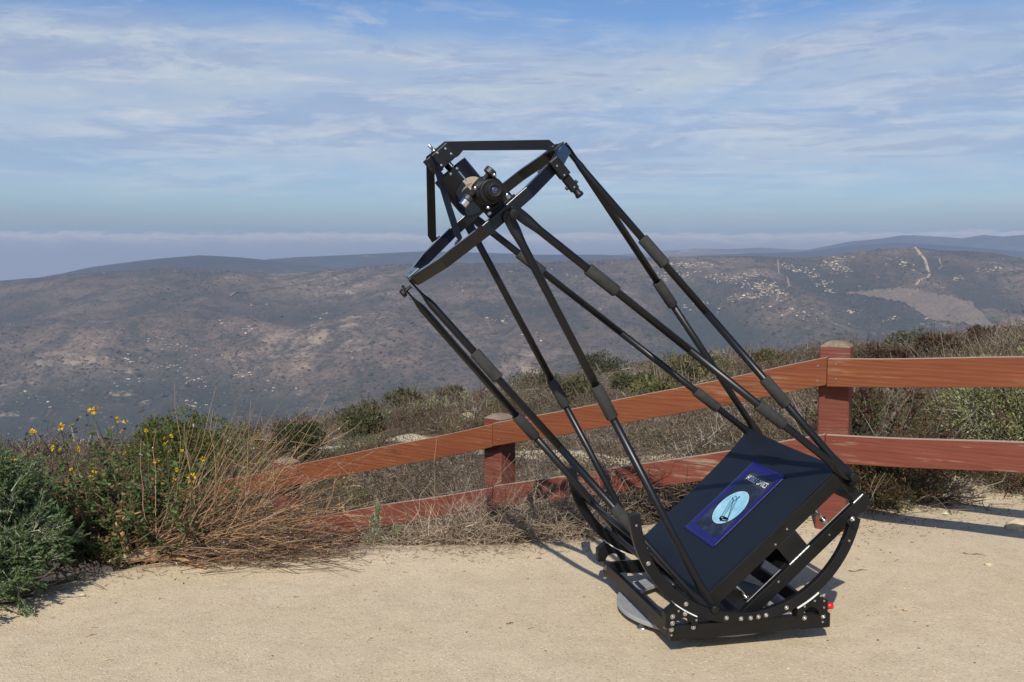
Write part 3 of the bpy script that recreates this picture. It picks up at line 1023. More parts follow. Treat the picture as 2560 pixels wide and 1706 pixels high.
    # lid: thin sheet lifted at the far corner, with a poster on it
    def lid_a(c, b):
        f = max(0, (c + .353) / .706) ** 2 * max(0, (.35 - b) / .70) ** 2
        return -.184 + .034 * f ** 1.3 + .004 * math.sin(c * 7) * math.sin(b * 5)

    def sheet(mb, c0, c1, b0, b1, off, th, nc=26, nb=26, close=True):
        vs, fs = [], []
        for sgn in (0, 1):
            for i in range(nc + 1):
                for j in range(nb + 1):
                    c = c0 + (c1 - c0) * i / nc; b = b0 + (b1 - b0) * j / nb
                    vs.append(T(c, b, lid_a(c, b) + off - (th if sgn else 0)))
        q = lambda i, j, s: s * (nc + 1) * (nb + 1) + i * (nb + 1) + j
        for i in range(nc):
            for j in range(nb):
                fs.append((q(i, j, 0), q(i + 1, j, 0), q(i + 1, j + 1, 0), q(i, j + 1, 0)))
                fs.append((q(i, j, 1), q(i, j + 1, 1), q(i + 1, j + 1, 1), q(i + 1, j, 1)))
        for i in range(nc):
            fs.append((q(i, 0, 0), q(i, 0, 1), q(i + 1, 0, 1), q(i + 1, 0, 0)))
            fs.append((q(i, nb, 0), q(i + 1, nb, 0), q(i + 1, nb, 1), q(i, nb, 1)))
        for j in range(nb):
            fs.append((q(0, j, 0), q(0, j + 1, 0), q(0, j + 1, 1), q(0, j, 1)))
            fs.append((q(nc, j, 0), q(nc, j, 1), q(nc, j + 1, 1), q(nc, j + 1, 0)))
        mb.smooth = True
        mb._add(vs, fs)
    mb = MB(); sheet(mb, -W + .002, W - .002, -B - .012, B - .004, 0, .0035)
    lid = mb.build('lid', M_LID, root)
    md = lid.modifiers.new('edge', 'EDGE_SPLIT'); md.split_angle = R(40)

    # poster on the lid
    def poster_mats():
        m1 = plain('deep blue print', (.012, .010, .115), .35, 0, .5, .15, 14)
        m, t, bs_, out = new_mat('starfield print')
        tc = t.add('ShaderNodeTexCoord')
        vo = t.add('ShaderNodeTexVoronoi', feature='F1'); t.set(vo, 'Vector', tc.outputs['Object']); t.set(vo, 'Scale', 170.0)
        vs_ = t.add('ShaderNodeSeparateColor', inp={0: vo.outputs['Color']})
        st = t.math('MULTIPLY', t.ramp(vo.outputs['Distance'], [(.10, 1.0), (.20, 0.0)]), t.ramp(vs_.outputs[0], [(.62, 0.0), (1.0, .9)]))
        nb_ = t.noise(tc.outputs['Object'], 9, 6, .7)
        c = t.mix(t.ramp(nb_, [(.45, 0.0), (.72, 1.0)]), (.010, .011, .020), (.040, .050, .085))
        c = t.mix(st, c, (.62, .66, .80))
        t.set(bs_, 'Base Color', c); t.set(bs_, 'Roughness', .35)
        m3, t3, bs3, out3 = new_mat('pale blue disc print')
        tc = t3.add('ShaderNodeTexCoord')
        nn = t3.noise(tc.outputs['Object'], 17, 4, .6)
        vo = t3.add('ShaderNodeTexVoronoi', feature='F1'); t3.set(vo, 'Vector', tc.outputs['Object']); t3.set(vo, 'Scale', 230.0)
        c = t3.mix(t3.ramp(nn, [(.35, 0.0), (.65, 1.0)]), (.17, .44, .60), (.36, .63, .74))
        c = t3.mix(t3.ramp(vo.outputs['Distance'], [(.15, .7), (.35, 0.0)]), c, (.62, .82, .88))
        t3.set(bs3, 'Base Color', c); t3.set(bs3, 'Roughness', .4)
        m4 = plain('white print', (.80, .82, .84), .4, 0, .4, .02, 20)
        m5 = plain('black print', (.02, .02, .025), .4, 0, .4, .1, 20)
        m6 = plain('grey print', (.20, .20, .22), .4, 0, .4, .1, 20)
        return [m1, m, m3, m4, m5, m6]
    mb = MB()
    pc0, pc1, pb0, pb1 = -.176, .226, -.156, .126
    sheet(mb, pc0, pc1, pb0, pb1, .0032, .0012, 24, 18)

    def surf(c, b, h): return T(c, b, lid_a(c, b) + .0032 + h)

    def patch(c0, c1, b0, b1, h, nc=20, nb=14):
        vs = [surf(c0 + (c1 - c0) * i / nc, b0 + (b1 - b0) * j / nb, h) for i in range(nc + 1) for j in range(nb + 1)]
        fs = [(i * (nb + 1) + j, (i + 1) * (nb + 1) + j, (i + 1) * (nb + 1) + j + 1, i * (nb + 1) + j + 1) for i in range(nc) for j in range(nb)]
        mb._add(vs, fs)
    mb.cur = 1; patch(-.138, .186, -.112, .100, .0005)
    mb.cur = 4; patch(.133, .172, -.092, .086, .0008, 3, 10)
    mb.cur = 5
    for (c0, c1, b0, b1) in ((.1722, .1730, -.092, .086), (.1322, .1330, -.092, .086), (.133, .172, -.0928, -.092), (.133, .172, .086, .0868)):
        patch(c0, c1, b0, b1, .0009, 2, 2)
    # pale disc, drawn as rings of the sheet
    mb.cur = 2
    nseg, nr = 56, 6
    vs = [surf(0, -.004, .0008)]; fs = []
    for r in range(1, nr + 1):
        for i in range(nseg):
            t = 2 * math.pi * i / nseg
            vs.append(surf(.0865 * r / nr * math.cos(t) + .002, .0865 * r / nr * math.sin(t) - .004, .0008))
    fs += [(0, 1 + (i + 1) % nseg, 1 + i) for i in range(nseg)]
    for r in range(nr - 1):
        for i in range(nseg):
            p, q = 1 + r * nseg + i, 1 + r * nseg + (i + 1) % nseg
            fs.append((p, q, q + nseg, p + nseg))
    mb._add(vs, fs)
    mb.cur = 3
    vs, fs = [], []
    for i in range(nseg):
        t = 2 * math.pi * i / nseg
        for rr in (.0865, .0880):
            vs.append(surf(rr * math.cos(t) + .002, rr * math.sin(t) - .004, .0008))
    fs = [(2 * i, 2 * i + 1, 2 * ((i + 1) % nseg) + 1, 2 * ((i + 1) % nseg)) for i in range(nseg)]
    mb._add(vs, fs)

    # little drawing of a truss telescope; (p, q): p across, q up, leaning as printed
    def D(p, q): return (-.004 + q * .86 - p * .10, -.004 - q * .50 + p * .95)

    def line(p0, p1, w, colour, h=.0012):
        mb.cur = colour
        (c0, b0), (c1, b1) = D(*p0), D(*p1)
        dc, db = c1 - c0, b1 - b0
        L = math.hypot(dc, db) or 1
        nc_, nb_ = -db / L * w / 2, dc / L * w / 2
        vs = [surf(c0 + nc_, b0 + nb_, h), surf(c0 - nc_, b0 - nb_, h), surf(c1 - nc_, b1 - nb_, h), surf(c1 + nc_, b1 + nb_, h)]
        mb._add(vs, [(0, 1, 2, 3), (0, 3, 2, 1)])
    bl, br, tl, tr = (-.030, -.060), (.034, -.046), (-.024, .050), (.022, .060)
    ft, fm = (-.002, .042), (.0, -.062)
    for p0, p1, w, cl in ((bl, tl, .0022, 5), (br, tr, .0022, 5), ((-.028, -.058), (-.006, .056), .0020, 5), ((.030, -.048), (.012, .060), .0020, 5), ((.032, -.05), ft, .0032, 4),
                          ((-.010, -.058), ft, .0028, 4), (tl, (.0, .040), .0036, 4), ((.0, .040), tr, .0036, 4), (tl, (-.004, .068), .0026, 4), ((-.004, .068), tr, .0026, 4),
                          (tr, (.026, .074), .004, 4), ((.020, .072), (.034, .078), .005, 4),
                          ((-.034, -.066), (-.010, -.072), .011, 4), ((-.010, -.072), (.036, -.055), .006, 4), ((-.030, -.056), (.034, -.042), .005, 4), ((-.012, -.060), (.033, -.047), .008, 4),
                          ((-.034, -.058), (-.034, -.074), .004, 4), ((.036, -.042), (.037, -.058), .004, 4)):
        line(p0, p1, w, cl)
    # lettering
    cu = bpy.data.curves.new('lettering', 'FONT'); cu.body = 'HUBBLE OPTICS'; cu.size = 1.0; cu.offset = .012; cu.resolution_u = 3
    to = bpy.data.objects.new('lettering', cu); COL.objects.link(to)
    bpy.context.view_layer.update()
    me = to.evaluated_get(bpy.context.evaluated_depsgraph_get()).to_mesh()
    xs = [v.co.x for v in me.vertices]; ys = [v.co.y for v in me.vertices]
    x0, x1, y0, y1 = min(xs), max(xs), min(ys), max(ys)
    mb.cur = 3; mb.smooth = False
    for grow in (0.0,):
        mb._add([surf(.1390 + (v.co.y - y0) / (y1 - y0) * .027 + grow * .4, -.089 + (v.co.x - x0) / (x1 - x0) * .170 + grow, .0014 + grow * .2) for v in me.vertices],
                [tuple(p.vertices) for p in me.polygons])
    bpy.data.objects.remove(to); bpy.data.curves.remove(cu)
    mb.build('poster', poster_mats(), lid)

    # primary mirror, its cell and collimation bolts
    mb = MB(); mb.smooth = False
    mb.lathe(T(0, 0, -.268), vA, [(.262, 0), (.265, .004), (.265, .040), (.262, .044)], 72)
    mir = mb.build('primary_mirror', M_GLASSEDGE, root)
    mb = MB(); mb.lathe(T(0, 0, -.2238), vA, [(.258, 0), (.258, .0008)], 64)
    mb.build('mirror_coating', M_MIRROR, mir)
    mb = MB()
    for t in (90, 210, 330):
        e = Vector((math.cos(R(t)), math.sin(R(t))))
        mb.tube([T(0, 0, -.31), T(e.x * .22, e.y * .22, -.31)], .012, 8)
        mb.tube([T(e.x * .22, e.y * .22, -.31), T(math.cos(R(t + 120)) * .22, math.sin(R(t + 120)) * .22, -.31)], .009, 8)
    cbox(mb, -.333, .333, -.030, .030, -.356, -.336)
    cbox(mb, -.060, .060, -.330, .330, -.3358, -.322)
    cbox(mb, -.09, .09, -.09, .09, -.3215, -.296)
    cell = mb.build('mirror_cell', M_BLACK, root)
    for c, b in ((.20, .26), (-.22, .27), (-.22, -.22), (.2, -.2)):
        mb = MB(); mb.smooth = True
        mb.lathe(T(c, b, -.372), vA, [(.007, 0), (.007, .108), (.004, .109)], 12)
        mb.lathe(T(c, b, -.352), vA, [(.013, 0), (.013, .012), (.010, .013)], 12)
        mb.build('collimation_bolt', M_STEEL, cell)
    mb = MB(); mb.lathe(T(-.10, .16, -.335), vA, [(.05, 0), (.05, .028), (.046, .030), (.02, .031)], 24)
    mb.build('cooling_fan', M_BLACK, cell)

    # ---- truss poles -------------------------------------------------
    LN, RC = 1.330, .3784
    node = {'L': (-RC, 0.0), 'R': (RC, 0.0), 'F': (0.0, .3744), 'B': (0.0, -.3744)}
    corner = {'FR': (W, B), 'RR': (W, -B), 'FL': (-W, B), 'RL': (-W, -B)}
    poles = {'L_RL': (.48,), 'L_FL': (.25, .725), 'F_FL': (.455,), 'F_FR': (.2425, .755), 'B_RL': (.5075,), 'B_RR': (.19, .81), 'R_FR': (.3125, .745), 'R_RR': (.4675,)}
    for key, grips in poles.items():
        nk, ck = key.split('_')
        nc_, nb_ = node[nk]; cc, cb_ = corner[ck]
        # ends sit side by side at the node
        tang = Vector((0, 1)) if nk in 'LR' else Vector((1, 0))
        side = (cc * tang.x + cb_ * tang.y) > 0
        offn = .016 if side else -.016
        rad = Vector((nc_, nb_)).normalized()
        out_n = .004 + (.012 if side else 0.0)
        P0 = T(nc_ + tang.x * offn + rad.x * .008, nb_ + tang.y * offn + rad.y * .008, LN)
        face = Vector((0, 1)) if nk in 'FB' else Vector((0, 1))
        shift = {'L_RL': (-.020, -.026), 'R_RR': (.018, .020), 'L_FL': (.012, -.024), 'R_FR': (-.005, .0)}.get(key, (0.0, 0.0))
        P0 = P0 + vC * shift[0]
        bs = 1 if cb_ > 0 else -1
        layer = .010 if nk in 'FB' else .026
        P1 = T(cc - .004 * (1 if cc > 0 else -1), cb_ + bs * layer, -.212) + vC * shift[1]
        d = (P1 - P0).normalized(); L = (P1 - P0).length
        r = .0142
        ext0, ext1 = P0 - d * .022, P1 + d * .022
        Lx = L + .044
        # flattened, rounded tabs at both ends, twisting into the round pole
        st = [(0, .35, .35), (.004, .8, .32), (.012, 1.18, .30), (.022, 1.38, .28), (.055, 1.40, .28), (.075, 1.34, .42), (.10, 1.15, .82), (.125, 1.0, 1.0)]
        radn = (vC * rad.x + vB * rad.y)
        w0 = d.cross(radn).normalized()
        w1 = d.cross(vB).normalized()
        mb = MB(); mb.smooth = True
        half = Lx / 2
        mb.tube([ext0 + d * x for x, _, _ in st] + [ext0 + d * half], [(r * p, r * q) for _, p, q in st] + [(r, r)], 18, side=w0)
        mb.tube([ext1 - d * half] + [ext1 - d * x for x, _, _ in st[::-1]], [(r, r)] + [(r * p, r * q) for _, p, q in st[::-1]], 18, side=w1)
        pole = mb.build('truss_pole', M_POLE, root)
        for g in grips:
            c_ = P0 + d * (L * g)
            gl = .066
            mb = MB(); mb.smooth = True
            gr_ = .0218
            mb.tube([c_ - d * gl, c_ - d * (gl - .0008), c_ - d * (gl - .004), c_ + d * (gl - .004), c_ + d * (gl - .0008), c_ + d * gl], [r + .0004, gr_ - .002, gr_, gr_, gr_ - .002, r + .0004], 24, cap=False)
            mb.build('foam_grip', M_FOAM, pole)
    # clamp knobs where poles meet ring and box
    def knob(p, axis, name='clamp_knob', s=1.0):
        mb = MB(); mb.smooth = False
        axis = Vector(axis).normalized()
        mb.lathe(p, axis, [(.006 * s, -.012), (.006 * s, .016), (.010 * s, .017), (.0165 * s, .019), (.0165 * s, .030), (.013 * s, .034), (.004 * s, .035)], 8)
        mb.build(name, M_BLACK, root, bevel=.001)
    for k in 'LFB':
        c, b = node[k]; v = Vector((c, b)).normalized()
        knob(T(c + v.x * .018, b + v.y * .018, LN), vC * v.x + vB * v.y, s=1.15 if k in 'F' else 1)
    for k, (c, b) in corner.items():
        knob(T(c * .995, b + (.038 if b > 0 else -.038), -.212), vB * (1 if b > 0 else -1))
        mb = MB(); mb.smooth = False
        cbox(mb, c - .022, c + .022, min(b, b + math.copysign(.034, b)) + .0003, max(b, b + math.copysign(.034, b)) - .0003, -.262, -.236)
        mb.build('pole_bracket', M_BLACK, root, bevel=.003)
    # machined chrome key plates behind knobs on the near side poles
    # ---- upper ring --------------------------------------------------
    mb = MB()
    AO, AI = .369, .335
    r0 = AO / math.cos(R(15)); r1 = AI / math.cos(R(15))
    A0, A1 = 1.325, 1.366
    vs, fs = [], []
    for i in range(12):
        t = R(15 + 30 * i)
        for r, aa in ((r0, A0), (r0, A1), (r1, A1), (r1, A0)):
            vs.append(T(r * math.cos(t), r * math.sin(t), aa))
    for i in range(12):
        j = (i + 1) % 12
        for q in range(4):
            fs.append((i * 4 + q, j * 4 + q, j * 4 + (q + 1) % 4, i * 4 + (q + 1) % 4))
    mb._add(vs, fs)
    ring = mb.build('upper_ring', M_RINGB, root, bevel=.002)
    bm = bmesh.new(); bm.from_mesh(ring.data); bmesh.ops.recalc_face_normals(bm, faces=bm.faces); bm.to_mesh(ring.data); bm.free()
    # end plates at the two tips
    for cs in (-1, 1):
        mb = MB()
        cbox(mb, min(cs * .327, cs * .376), max(cs * .327, cs * .376), -.085, .085, A1 - .001, A1 + .004)
        ep = mb.build('end_plate', M_PLATE if cs < 0 else M_SATIN, ring, bevel=.001)
        for i in range(4):
            bolt(T(cs * .352, -.02 + i * .012, A1 + .004), vA, ep, True, .9)
    # ---- spider, hub and secondary ----------------------------------
    hub = MB()
    cbox(hub, -.050, .050, -.046, .046, 1.578, 1.640)
    hubo = hub.build('spider_hub', M_BLACK, root, bevel=.003)
    mb = MB(); mb.smooth = True
    mb.lathe(T(0, 0, 1.640), vA, [(.011, 0), (.011, .010), (.006, .0105), (.006, .032), (.005, .033)], 14)
    mb.build('centre_bolt', M_STEEL, hubo)
    for c, b, a in ((-.032, .0462, 1.625), (-.034, .0462, 1.604), (-.02, .0462, 1.590), (.03, .0462, 1.625), (.034, .0462, 1.598), (-.002, .0462, 1.632)):
        bolt(T(c, b, a), vB, hubo, True)
    for c, b, a in ((-.048, .030, 1.618), (-.048, .0, 1.600)):
        bolt(T(c - .0022, b, a), -vC, hubo, True)
    for deg in (0, 120, 240):
        e = Vector((math.cos(R(deg)), math.sin(R(deg))))
        tn = Vector((-e.y, e.x))
        def S(r, h, s): return T(e.x * r + tn.x * s, e.y * r + tn.y * s, h)
        prof = [(.010, 1.646), (.052, 1.646), (.360, 1.402), (.366, 1.3712), (.335, 1.3712), (.322, 1.385), (.084, 1.578), (.064, 1.574), (.0505, 1.574), (.0505, 1.6405), (.010, 1.6405)]
        mb = MB()
        th = .0030
        mb.prism([S(r, h, th) for r, h in prof], S(0, 0, -th) - S(0, 0, th))
        vane = mb.build('spider_vane', M_SATIN, root)
        bm = bmesh.new(); bm.from_mesh(vane.data)
        bmesh.ops.triangulate(bm, faces=[f for f in bm.faces if len(f.verts) > 4]); bmesh.ops.recalc_face_normals(bm, faces=bm.faces); bm.to_mesh(vane.data); bm.free()
        mb = MB()
        p = S(.350, 1.370, .012)
        mb.obox(S(.350, 1.3725, .010), (S(1, 0, 0) - S(0, 0, 0)) * .018, (S(0, 0, 1) - S(0, 0, 0)) * .012, vA * .0022)
        ft_ = mb.build('vane_foot', M_BLACK, vane)
        bolt(S(.352, 1.3748, .014), vA, ft_, True, 1.3)
    # secondary holder: tube cut at 45 degrees with the diagonal mirror in it
    rs = .072
    mb = MB(); mb.smooth = False
    n = 48
    def cut(b, c=0.0): return 1.432 + b * 1.0 + c * TILT       # lower rim height: high at the near side
    TILT = .035
    vs, fs = [], []
    for i in range(n):
        t = 2 * math.pi * i / n
        c, b = rs * math.cos(t), rs * math.sin(t)
        vs += [T(c, b, cut(b, c)), T(c, b, 1.555), T(c * .94, b * .94, 1.555), T(c * .94, b * .94, cut(b * .94, c * .94))]
    for i in range(n):
        j = (i + 1) % n
        for q in range(4):
            fs.append((i * 4 + q, j * 4 + q, j * 4 + (q + 1) % 4, i * 4 + (q + 1) % 4))
    mb.smooth = True
    mb._add(vs, fs)
    hold = mb.build('secondary_holder', M_SATIN, root)
    md = hold.modifiers.new('edge', 'EDGE_SPLIT'); md.split_angle = R(40)
    bm = bmesh.new(); bm.from_mesh(hold.data); bmesh.ops.recalc_face_normals(bm, faces=bm.faces); bm.to_mesh(hold.data); bm.free()
    mb = MB(); mb.smooth = False
    poly = [(rs * .955 * math.cos(2 * math.pi * i / n), rs * .955 * math.sin(2 * math.pi * i / n)) for i in range(n)]
    mb.prism([T(c, b, cut(b, c) + .0015) for c, b in poly], vA * .008)
    mb.build('secondary_mirror', M_MIRROR, hold)
    mb = MB(); mb.smooth = True
    mb.lathe(T(0, 0, 1.470), vA, [(.045, 0), (.045, .02), (.008, .024), (.008, .110)], 20)
    mb.build('stalk', M_STEEL, hold)
    for t in (60, 180, 300):
        mb = MB(); mb.smooth = True
        q = (.030 * math.cos(R(t)), .030 * math.sin(R(t)))
        mb.lathe(T(q[0], q[1], 1.52), vA, [(.003, 0), (.003, .085), (.009, .0855), (.009, .090)], 10)
        mb.build('adjusting_screw', M_STEEL, hold)
    mb = MB(); mb.smooth = False                                # bright slot plate on the side
    t0 = R(82)
    for k in range(1):
        cb = [(math.cos(t0 - .035), math.sin(t0 - .035)), (math.cos(t0 + .035), math.sin(t0 + .035))]
        pr = []
        vs = [T(c * (rs + .0008), b * (rs + .0008), aa) for aa in (1.490, 1.535) for c, b in cb]
        mb._add(vs + [T(c * (rs - .001), b * (rs - .001), aa) for aa in (1.490, 1.535) for c, b in cb],
                [(0, 1, 3, 2), (4, 6, 7, 5), (0, 4, 5, 1), (2, 3, 7, 6), (0, 2, 6, 4), (1, 5, 7, 3)])
    mb.build('slot_plate', M_STEEL, hold)
    for c in (-.018, .012):
        b = math.sqrt(rs * rs - c * c)
        bolt(T(c, b, 1.546), Vector(vC * c + vB * b), hold, True, 1.2)

    # ---- focuser -----------------------------------------------------
    mb = MB()
    FC, FA = -.014, 1.437
    FB = .338
    outline = [(-.060, 1.3685), (.046, 1.3685), (.050, 1.378), (.050, 1.440), (.040, 1.470), (.004, 1.491), (-.036, 1.486), (-.060, 1.458), (-.063, 1.41)]
    mb.prism([T(c, FB + .004, a) for c, a in outline], -vB * .008)
    foc = mb.build('focuser', M_BLACK, root, bevel=.0015)
    for c, a in ((.036, 1.376), (-.050, 1.376)):
        bolt(T(c, FB + .0042, a), vB, foc, s=.7)
    mb = MB()
    cbox(mb, -.060, .056, FB - .012, FB + .014, 1.3665, 1.3735)
    mb.build('base_plate', M_BLACK, foc, bevel=.001)
    mb = MB(); mb.smooth = True
    ctr = T(FC, FB + .004, FA)
    mb.lathe(ctr, vB, [(.052, 0), (.052, .012), (.047, .013), (.047, .030), (.043, .032), (.043, .050), (.039, .052)], 40)
    mb.build('focuser_body', M_BLACK, foc)
    mb = MB(); mb.smooth = True
    mb.lathe(T(FC, FB + .056, FA), vB, [(.033, 0), (.033, .030), (.0405, .031), (.0405, .048), (.037, .050), (.034, .050)], 40)
    mb.build('drawtube', M_BLACK, foc)
    mb = MB(); mb.smooth = True
    mb.lathe(T(FC + .001, FB + .106, FA), vB, [(.029, 0), (.029, .016), (.024, .018), (.0215, .038), (.0225, .042), (.0215, .046), (.0165, .047), (.0150, .042)], 36)
    eye = mb.build('eyepiece', M_RUBBER, foc)
    mb = MB(); mb.smooth = True
    mb.lathe(T(FC + .001, FB + .146, FA), vB, [(.0135, 0), (.0130, .0022), (.009, .0036), (.004, .0042)], 24)
    mb.build('eye_lens', M_LENS, eye)
    for deg in (38, 128, 218, 308):
        e = vC * math.cos(R(deg)) + vA * math.sin(R(deg))
        mb = MB(); mb.smooth = True
        p = T(FC, FB + .092, FA) + e * .038
        mb.lathe(p, e, [(.0022, -.004), (.0022, .010), (.0065, .0105), (.0065, .019), (.0055, .020)], 14)
        mb.build('thumbscrew', M_STEEL, foc)
    # cross shaft with knobs; shaft runs along the ring, up-right to down-left in the view
    ax = (vC * .985 + vA * .17).normalized()
    mid = T(-.026, FB + .036, 1.473)
    mb = MB(); mb.smooth = True
    mb.tube([mid - ax * .066, mid + ax * .066], .0075, 16)
    mb.tube([mid - ax * .028, mid + ax * .028], .0115, 16)
    sh = mb.build('focus_shaft', M_KNURL, foc)
    mb = MB(); mb.smooth = False
    mb.tube_prof(mid + ax * .052, ax, [(.0085, 0), (.0190, .001), (.0200, .003), (.0200, .018), (.018, .021)], 28)
    mb.build('focus_knob', M_KNURL, foc)
    mb = MB(); mb.smooth = False
    mb.tube_prof(mid - ax * .044, -ax, [(.0085, 0), (.0175, .001), (.0185, .003), (.0185, .015), (.0165, .0165)], 28)
    kn = mb.build('focus_knob', M_KNURL, foc)
    mb = MB(); mb.smooth = False
    mb.tube_prof(mid - ax * .0610, -ax, [(.0145, 0), (.0150, .001), (.0150, .020), (.0135, .0215)], 24)
    mb.build('fine_focus_knob', M_CHROME, foc)

    # ---- red-dot finder on the ring ---------------------------------
    mb = MB()
    fc, fb2 = .238, .240
    cbox(mb, fc - .052, fc + .008, fb2 + .012, fb2 + .040, 1.326, 1.368)
    fin = mb.build('finder', M_BLACK, root, bevel=.003)
    mb = MB(); cbox(mb, fc - .012, fc + .026, fb2 + .036, fb2 + .074, 1.296, 1.372)
    mb.build('finder_body', M_BLACK, fin, bevel=.004)
    mb = MB(); cbox(mb, fc - .010, fc + .020, fb2 + .040, fb2 + .066, 1.238, 1.2955)
    mb.build('finder_body', M_BLACK, fin, bevel=.003)
    mb = MB(); mb.smooth = True
    mb.lathe(T(fc + .005, fb2 + .053, 1.2375), -vA, [(.0125, 0), (.0125, .014), (.0150, .016), (.0150, .026), (.012, .028)], 20)
    mb.build('finder_eye_end', M_BLACK, fin)
    mb = MB(); mb.smooth = True
    mb.lathe(T(fc - .011, fb2 + .053, 1.262), -vC, [(.007, 0), (.007, .008), (.005, .009)], 14)
    mb.lathe(T(fc + .0205, fb2 + .053, 1.258), vC, [(.007, 0), (.007, .008), (.005, .009)], 14)
    mb.build('finder_dial', M_KNURL, fin)
    for p in ((fc - .045, fb2 + .0402, 1.336), (fc - .030, fb2 + .0402, 1.350), (fc + .002, fb2 + .0742, 1.305), (fc + .002, fb2 + .0742, 1.345), (fc + .005, fb2 + .0662, 1.250)):
        bolt(T(*p), vB, fin, True, .8)


build_telescope()

# ------------------------------------------------------------------ plants near the path
def at_px(x, row, y):
    """the point seen at column x, row of the view, y metres ahead"""
    k = (row - 627.0) / F_PX
    return np.array([px(x) * y * 1.003, y, EYE - k * y])


def blob_surface(n, rad, lumps, seed_pts, zlo=-.35):
    """points on a lumpy crown made of several overlapping balls; returns points and outward directions"""
    k = rng.integers(0, len(seed_pts), n)
    d = rdir(n, zlo, 1)
    c = np.asarray(seed_pts)[k]
    r = np.asarray(lumps)[k][:, None]
    return c + d * r * rng.uniform(.55, 1.0, (n, 1)) ** .6 * np.asarray(rad), d


def twig_crown(vg, n, base, spread, height, col, r=.004):
    P = np.tile(np.asarray(base, float), (n, 1)) + rng.normal(0, .03, (n, 3)) * [spread, spread, .2]
    D = rdir(n, .15, 1); D[:, :2] *= spread
    vg.stems(P, D, height * rng.uniform(.5, 1.0, n), r, r * .35, jit(col, n), 3, wob=.05)


GREEN_TIP, GREEN_DEEP, GREEN_OLIVE = (.145, .165, .040), (.045, .075, .022), (.10, .105, .035)


def leafy_shrub(name, label, cat, x, row, y, w, h, cols, n=5000, leaf=.04, group=None, twig=(.12, .085, .06), dens=7, airy=.0, flowers=None, low=0, top=None):
    """rounded shrub: x,row of its foot in the view, y distance, width, height in metres"""
    p = at_px(x, row, y)
    p[2] = float(ground_z(p[0], p[1])) - .03
    if top is not None:
        h = min(max(EYE - (top - 627.0) / F_PX * y - p[2], .3), 1.5 if name == 'green_shrub' else w * .40)
    CLEAR.append((p[0], p[1], w * .5))
    root = empty(name, tuple(p))
    tag(root, label, cat, group)
    vg = Veg()
    m = dens
    seeds, rads = [], []
    for i in range(m):
        a = rng.uniform(0, 2 * math.pi); q = math.sqrt(rng.uniform(0, 1)) * .62
        hh = h * (rng.uniform(.40, .70) if not low else rng.uniform(.12, .66)) * (1 - .45 * q)
        seeds.append((math.cos(a) * q * w * .5, math.sin(a) * q * w * .4, hh)); rads.append(rng.uniform(.26, .42) * min(w, h * 1.7))
    lobes = int(m * 3)
    for i in range(lobes):
        k = rng.integers(0, m); d = rdir(1, -.1, 1)[0]
        seeds.append(tuple(np.array(seeds[k]) + d * rads[k] * .75)); rads.append(rads[k] * rng.uniform(.28, .5))
    P, D = blob_surface(n, (1, 1, .85), rads, seeds, -.9 if low else -.35)
    keep = P[:, 2] > .015
    P, D = P[keep], D[keep]
    k = len(P)
    DD = norm(D + rng.normal(0, .55, (k, 3)) + [0, 0, .35])
    mixv = rng.random(k)
    patch = np.array([vnoise(a * 4 / w + 3, b * 4 / w + c * 3 / w) for a, b, c in P]) + .5
    cc = np.where((mixv < .35 + .3 * patch)[:, None], jit(cols[0], k), np.where((mixv < .85)[:, None], jit(cols[1], k), jit(cols[2], k)))
    vg.leaves(P, DD, leaf * rng.uniform(.6, 1.25, k), leaf * rng.uniform(.28, .5, k), cc)
    vg.obj('foliage', M_LEAF, root)
    tw = Veg(); nt = 60
    D = rdir(nt, .2, 1); D[:, :2] *= w / max(h, .1) * .55
    tw.stems(np.tile([0, 0, 0], (nt, 1)) + rng.normal(0, .03, (nt, 3)) * [1, 1, .1], D, np.minimum(h, w) * rng.uniform(.45, .95, nt), .012 * h + .002, .003, jit(twig, nt), 4, wob=.04)
    if airy:
        na = int(140 * airy)
        D = rdir(na, .15, 1); D[:, :2] *= w / max(h, .1) * .5
        tw.stems(rng.normal(0, .12, (na, 3)) * [1, 1, .05] * w, D, h * rng.uniform(.6, 1.12, na), .0035, .0012, jit((.22, .19, .155), na), 4, wob=.06)
    tw.obj('stem', M_TWIG, root)
    if flowers:
        fl = Veg(); nf, fc, fs = flowers
        i = rng.integers(0, len(P), nf)
        pf = P[i] + D[0] * 0 + rng.normal(0, .02, (nf, 3)) + [0, 0, .02]
        for q in range(5):
            fl.leaves(pf + rng.normal(0, fs * .35, (nf, 3)), rdir(nf, -.2, 1), fs, fs * .8, jit(fc, nf, .3))
        tag(fl.obj('flower_heads', M_LEAF, root), kind='stuff')
    return root


FENCE_LINE = ([-6, -1.68, -.12, 1.575, 3.24], [9.9, 7.14, 6.12, 5.12, 4.02])
CLEAR = []                                                       # feet of single plants: (x, y, radius)


